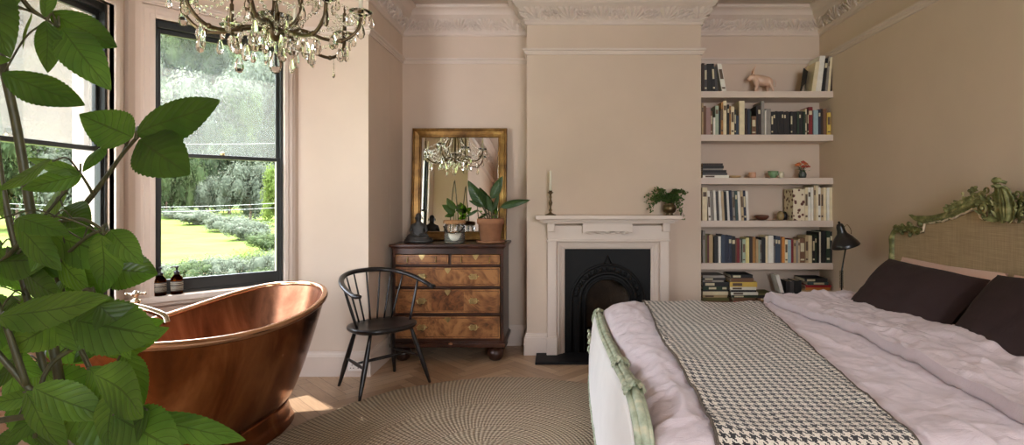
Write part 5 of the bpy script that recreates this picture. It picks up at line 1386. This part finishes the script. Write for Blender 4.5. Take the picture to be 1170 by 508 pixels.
def vleaf(b, t, Y, w, tilt):
    B, T = PX(b[0], b[1], Y), PX(t[0], t[1], Y+VR.uniform(-.05, .03)); m = MB()
    nrm = Vector((VR.uniform(-.25, .25), -1, .25+tilt*1.5+VR.uniform(-.15, .15)))
    leaf(m, B, T, w*.92, nrm, .10*(1 if nrm.z > 0 else -1), VR.uniform(.03, .16), .09, nv=8, ns=17, shape=1, rnd=VR.random()*6)
    PEND.append((m, B)); return B
bases = []
for h in HERO: bases.append(vleaf(*h))
n = len(HERO)
for k in range(98-n):
    x = VR.uniform(-25, 118)*(1 if k % 5 else 1.2); y = VR.uniform(240, 505); Y = VR.uniform(1.02, 1.55); L = VR.uniform(60, 92)*1.1/Y; a = VR.uniform(-.6, 1.2)+(pi if VR.random() < .35 else 0)
    bases.append(vleaf((x, y), (x+L*cos(a), y+L*abs(sin(a))+5), Y, VR.uniform(.5, .68), VR.uniform(-.3, .5)))
STEMS = [([(-20, -60), (-4, 40), (20, 150), (38, 260), (60, 390), (84, 520)], 1.18, .0095), ([(-8, 120), (2, 210), (22, 300), (50, 420), (80, 520)], 1.3, .008),
         ([(160, 153), (140, 176), (118, 206), (84, 248), (50, 290), (30, 330)], 1.16, .0045), ([(150, 152), (136, 182), (100, 232), (70, 260), (52, 300)], 1.2, .0036), ([(92, 198), (102, 214), (106, 222)], 1.15, .003),
         ([(53, 22), (30, 4), (10, -30)], 1.02, .0035), ([(53, 22), (26, 10), (-10, 8)], 1.02, .0025), ([(66, 31), (53, 22)], 1.01, .002),
         ([(118, 262), (90, 250), (44, 262), (0, 300)], 1.14, .004), ([(130, 520), (110, 440), (84, 380), (70, 330), (60, 300)], 1.25, .006), ([(-5, 400), (30, 440), (60, 470), (90, 520)], 1.1, .0075), ([(-10, 330), (10, 380), (30, 440)], 1.08, .006),
         ([(150, 480), (110, 455), (60, 470), (0, 480)], 1.1, .006), ([(40, 500), (50, 430), (80, 400), (120, 390)], 1.15, .005), ([(118, 268), (122, 262), (100, 270), (66, 300)], 1.12, .0035), ([(115, 346), (100, 330), (85, 350), (80, 400)], 1.1, .004), ([(166, 477), (140, 470), (100, 480), (70, 520)], 1.14, .005), ([(20, 290), (48, 250), (92, 198)], 1.16, .003)]
allst = []
for pts, Y, r_ in STEMS:
    P = bez([PX(x, y, Y+.02*i) for i, (x, y) in enumerate(pts)], 6)
    if pts[-1][1] >= 500: P = P+bez([P[-1], P[-1].lerp(Vector((-1.21, 1.43, .40)), .5)+Vector((.0, 0, .03)), Vector((-1.21+VR.uniform(-.06, .06), 1.43+VR.uniform(-.05, .05), .40))], 5)[1:]
    m = MB(); m.tube(P, [r_*(.8+.4*i/len(P)) for i in range(len(P))], 8); m.build('stem', M['stem'], vine); allst += P
for m, b in PEND:
    best = min(allst, key=lambda p: (p-b).length-(.25*(b.z-p.z)))
    m.cur = 1
    if (best-b).length > .004:
        m.tube(bez([b, b.lerp(best, .5)+Vector((0, 0, .02)), best], 4), .0018, 5)
    m.build('leaf', [M['leaf'], M['stem']], vine, fixn=False)
m = MB(); m.lathe([(0, .0), (.15, .0), (.17, .02), (.20, .36), (.205, .38), (.19, .385), (.185, .35), (0, .35)], (-1.21, 1.43, 0), 36); m.build('pot', M['cork'], vine)
m = MB(); m.lathe([(0, .36), (.186, .36)], (-1.21, 1.43, 0), 24); m.build('soil', M['soil'], vine)
# ------------------------------------------------------------ outside
GZ = -.55
def terr(x, y):
    d = sqrt(x*x+y*y); z = GZ
    if d > 34: z += (d-34)*.035
    if d > 72: z += (min(d, 170)-72)*.44*(1-.0*d)
    z += .12*fbm(x*.08, y*.08, 0, 2)*(1 if d > 12 else d/12)
    if d > 72: z += 2.2*fbm(x*.03, y*.03, 4, 3)
    return z
m = MB()
def tf(u, v):
    a = radians(78)+radians(150)*u; d = 4.6+(u*0)+(175-4.6)*v**2.0
    x, y = d*cos(a)*1.0, d*sin(a)+1.5
    if x > -3.3: pass
    return (min(x, -3.05) if y < 5.4 else x, y, terr(x, y))
def tf2(u, v):
    a = radians(70)+radians(170)*u; d = 175*v**2
    x, y = -3.02+d*cos(a), 2.6+d*sin(a)
    return (x, y, terr(x, y))
m.grid(tf2, 90, 60)
# hill faces in another material
for i, f_ in enumerate(m.f):
    c = sum((m.v[k] for k in f_), Vector())/len(f_)
    if sqrt(c.x**2+c.y**2) > 66: m.mi[i] = 1
o = m.build('ground', [M['lawn'], M['hill']], fixn=False, origin=(-20, 20, GZ)); o['kind'] = 'structure'; o['label'] = 'garden lawn and hillside seen through the windows'
def crownmesh(seed, N, kind='round', clumps=14, leafs=.16):
    q = random.Random(seed); m = MB(); cs = []
    for k in range(clumps):
        a = q.random()*2*pi; r_ = sqrt(q.random())*.62; z = q.uniform(.25, .95) if kind != 'low' else q.uniform(.15, .6)
        if kind == 'cone': r_ *= (1.1-z)
        cs.append((Vector((r_*cos(a), r_*sin(a), z)), q.uniform(.22, .42)))
    for _ in range(N):
        c, r_ = q.choice(cs); d = Vector((q.gauss(0, 1), q.gauss(0, 1), q.gauss(0, 1))).normalized(); p = c+d*r_*q.uniform(.6, 1.12)
        if p.z < .02: continue
        s_ = leafs*q.uniform(.5, 1.2); n_ = (d+Vector((q.uniform(-.7, .7), q.uniform(-.7, .7), q.uniform(-.2, .9)))).normalized()
        t_ = n_.orthogonal().normalized(); t_.rotate(Matrix.Rotation(q.random()*6.28, 3, n_)); b_ = n_.cross(t_)
        m.af([m.av(p-t_*s_*.5), m.av(p+b_*s_*.25), m.av(p+t_*s_*.5+n_*s_*.1), m.av(p-b_*s_*.25)])
    for c, r_ in cs: m.ball(c, r_*.55, 7, 5)
    return m
def tree(name, crown, trunk, x, y, w, h, mat, label, cat, group=None, rz=0, z=None):
    zz = terr(x, y)-.02 if z is None else z
    root = empty(name, (x, y, zz), rz=rz); root.scale = (w, w, h); tag(root, label, cat, group)
    o = bpy.data.objects.new('foliage', crown[mat]); COL.objects.link(o); o.parent = root
    if trunk: t_ = bpy.data.objects.new('trunk', trunk); COL.objects.link(t_); t_.parent = root
    return root
CR = {}
protos = []
for nm, args in (('a', (1, 6000, 'round', 22, .10)), ('b', (2, 6000, 'cone', 22, .095)), ('c', (3, 4500, 'low', 20, .075)), ('d', (4, 7000, 'round', 26, .08))):
    mb_ = crownmesh(*args); tmp = mb_.build('foliage', M['folmid'], local=True, fixn=False); me0 = tmp.data; d = {}
    for mk in ('foldark', 'folmid', 'folgrey', 'follime'):
        me1 = me0.copy(); me1.materials.clear(); me1.materials.append(M[mk]); d[mk] = me1
    bpy.data.objects.remove(tmp); CR[nm] = d
mt = MB(); mt.tube([(0, 0, 0), (.01, 0, .25), (0, .01, .6)], [.05, .04, .02], 8); tmp = mt.build('trunk', M['bark'], local=True); TR = tmp.data; bpy.data.objects.remove(tmp)
def at_px(px, base_y, ground=True):
    # walk along the pixel's ray until it meets the terrain
    Y = 5.0
    while Y < 150:
        p = PX(px, base_y, Y)
        if p.z <= terr(p.x, p.y): break
        Y += .25
    return p
def tpx(name, px, by, wpx, hpx, cr, mat, label, cat, group=None, tr=True):
    p = at_px(px, by); s = p.y/F; return tree(name, CR[cr], TR if tr else None, p.x, p.y, wpx*s*.62, hpx*s/1.15, mat, label, cat, group, px*1.3)
# hedge of grey-green shrubs running down the lawn
for (px, by, w, h, mat, lab) in ((206, 250, 44, 17, 'folgrey', 'silver-green hedge shrub farthest up the lawn, at the left'), (232, 256, 46, 21, 'folgrey', 'silver-green hedge shrub, next along from the farthest one'), (258, 264, 48, 26, 'folgrey', 'silver-green hedge shrub halfway along the lawn edge'), (284, 274, 50, 32, 'folgrey', 'silver-green hedge shrub below the feathery tree'), (308, 286, 46, 28, 'folmid', 'green hedge shrub at the near right end of the lawn')):
    tpx('hedge_shrub', px, by, w, h, 'c', mat, lab, 'shrub', 'shrubs along the lawn', False)
# planting right under the window
k = 0
for (px, by, w, h, mat, lab) in ((190, 318, 50, 26, 'folgrey', 'low silvery ground-cover clump above the soap bottles'), (215, 322, 52, 34, 'folmid', 'green ground-cover clump in the flower bed, second from left'), (240, 318, 50, 36, 'folgrey', 'silvery ground-cover clump in the middle of the flower bed'), (264, 320, 52, 38, 'folgrey', 'silvery flower-bed clump right of the middle'), (288, 316, 54, 40, 'follime', 'yellow-green flower-bed clump below the hedge end'), (314, 322, 52, 50, 'folgrey', 'tall silvery clump at the right end of the flower bed'), (300, 330, 60, 30, 'folmid', 'green clump lowest against the window frame, right side'), (225, 334, 60, 26, 'folgrey', 'silvery clump lowest against the window frame, left side'), (262, 334, 60, 26, 'folmid', 'green clump lowest against the window frame, middle')):
    tpx('flower_bed_clump', px, by, w, h, 'c', mat, lab, 'shrub', 'clumps in the flower bed', False)
# garden trees
for (px, by, w, h, cr, mat, lab) in ((190, 247, 40, 70, 'a', 'folmid', 'bushy green tree left of the lawn top'), (216, 246, 40, 66, 'd', 'folmid', 'green tree behind the farthest hedge shrub'), (238, 247, 30, 45, 'a', 'folgrey', 'small grey-green tree behind the hedge'), (286, 252, 58, 66, 'd', 'folgrey', 'feathery silver tree right of the lawn'), (322, 258, 40, 66, 'a', 'follime', 'yellow-green tree against the right sash'), (262, 244, 60, 88, 'a', 'foldark', 'dark evergreen standing behind the feathery silver tree'), (305, 243, 60, 96, 'b', 'foldark', 'dark evergreen behind the yellow-green tree'), (170, 246, 50, 90, 'b', 'foldark', 'dark evergreen hidden partly by the bay corner'),
        (20, 262, 90, 120, 'a', 'folmid', 'bushy tree seen through the front bay window, left'), (70, 262, 80, 100, 'd', 'folgrey', 'silver tree seen through the front bay window, right'), (110, 262, 70, 110, 'a', 'foldark', 'dark tree beside the front bay window frame'), (-40, 262, 90, 130, 'b', 'folmid', 'green tree beyond the left edge of the picture')):
    tpx('garden_tree', px, by, w, h, cr, mat, lab, 'tree', 'garden trees')
HR = random.Random(33); nh = 0
for k in range(230):
    a = radians(HR.uniform(108, 172)); d = HR.uniform(76, 165); x, y = d*cos(a), d*sin(a)
    s = HR.uniform(3.2, 5.5); mat = HR.choice(['folmid', 'folmid', 'foldark', 'folgrey', 'folgrey', 'folmid'])
    tree('woodland_tree', CR[HR.choice('abd')], TR, x, y, s, s*HR.uniform(1.5, 2.1), mat, 'one of the many trees of the wooded hillside seen through the bay windows', 'tree', 'trees on the wooded hillside', HR.random()*6)
# overhead wires
for (y0, y1, Y, lab) in ((158, 162, 24, 'thin overhead wire crossing high in the angled window'), (234, 229, 20, 'upper of two thin wires crossing above the lawn'), (240, 234, 20, 'lower of two thin wires crossing above the lawn')):
    P = []
    a, b = PX(-60, y0-6, Y*.9), PX(360, y1, Y)
    P = [a.lerp(b, k/16)+Vector((0, 0, -.25*4*(k/16)*(1-k/16))) for k in range(17)]
    m = MB(); m.tube(P, .007, 5); o = m.build('overhead_wire', CM((120, 122, 116))); tag(o, lab, 'wire', 'overhead wires')
# ------------------------------------------------------------ light, world, camera
W = bpy.data.worlds.new('sky'); SC.world = W; W.use_nodes = True; nt = W.node_tree; nt.nodes.clear()
out = nt.nodes.new('ShaderNodeOutputWorld'); bg = nt.nodes.new('ShaderNodeBackground'); co = nt.nodes.new('ShaderNodeTexCoord'); sp = nt.nodes.new('ShaderNodeSeparateXYZ'); rp = nt.nodes.new('ShaderNodeValToRGB')
nt.links.new(co.outputs['Generated'], sp.inputs[0]); nt.links.new(sp.outputs[2], rp.inputs[0])
rp.color_ramp.elements[0].position = 0; rp.color_ramp.elements[0].color = (.92, .96, 1, 1); rp.color_ramp.elements[1].position = .7; rp.color_ramp.elements[1].color = (.72, .83, 1, 1)
nt.links.new(rp.outputs[0], bg.inputs[0]); bg.inputs[1].default_value = SKY; nt.links.new(bg.outputs[0], out.inputs[0])
l = bpy.data.lights.new('sun', 'SUN'); l.energy = SUN; l.angle = radians(1.2); l.color = (1, .95, .88); so = bpy.data.objects.new('sun', l); COL.objects.link(so)
dv = Vector((.77*cos(SEL), -.638*cos(SEL), -sin(SEL))); so.rotation_euler = dv.to_track_quat('-Z', 'Y').to_euler(); so.location = (-6, 0, 8)
def portal(p0, p1, a, b, z0, z1):
    d = (Vector(p1)-Vector(p0)).normalized(); n = Vector((-d.y, d.x)); c = Vector(p0)+d*(a+b)/2+n*.12
    l = bpy.data.lights.new('portal', 'AREA'); l.shape = 'RECTANGLE'; l.size = b-a; l.size_y = z1-z0; l.cycles.is_portal = True
    o = bpy.data.objects.new('window_light', l); COL.objects.link(o); o.location = (c.x, c.y, (z0+z1)/2)
    o.rotation_euler = Vector((-n.x, -n.y, 0)).to_track_quat('-Z', 'Z').to_euler()
portal(B3, B2, .16, 1.16, ZW0, ZW1); portal(B2, B1, .11, .865, ZW0, ZW1); portal(B4, B3, .1, .856, ZW0, ZW1); portal((XR, YN), (XL, YN), .5, 2.0, .5, 2.6)
cam = bpy.data.cameras.new('camera'); co_ = bpy.data.objects.new('camera', cam); COL.objects.link(co_); SC.camera = co_
co_.location = (0, 0, 1.3); co_.rotation_euler = (pi/2, 0, 0); cam.sensor_width = 36; cam.sensor_fit = 'HORIZONTAL'; cam.lens = F/1170*36
cam.shift_x = (585-640)/1170; cam.shift_y = -(254-230)/1170; cam.clip_start = .02; cam.clip_end = 500
vs = SC.view_settings; vs.view_transform = 'Standard'; vs.look = 'None'; vs.gamma = 1; vs.use_curve_mapping = False; vs.exposure = EXPO
SC.display_settings.display_device = 'sRGB'
cy = SC.cycles; cy.use_denoising = True; cy.max_bounces = 10; cy.diffuse_bounces = 6; cy.glossy_bounces = 5; cy.transmission_bounces = 8; cy.transparent_max_bounces = 16; cy.caustics_reflective = False; cy.caustics_refractive = False; cy.sample_clamp_indirect = 8
try: cy.denoiser = 'OPENIMAGEDENOISE'
except Exception: pass
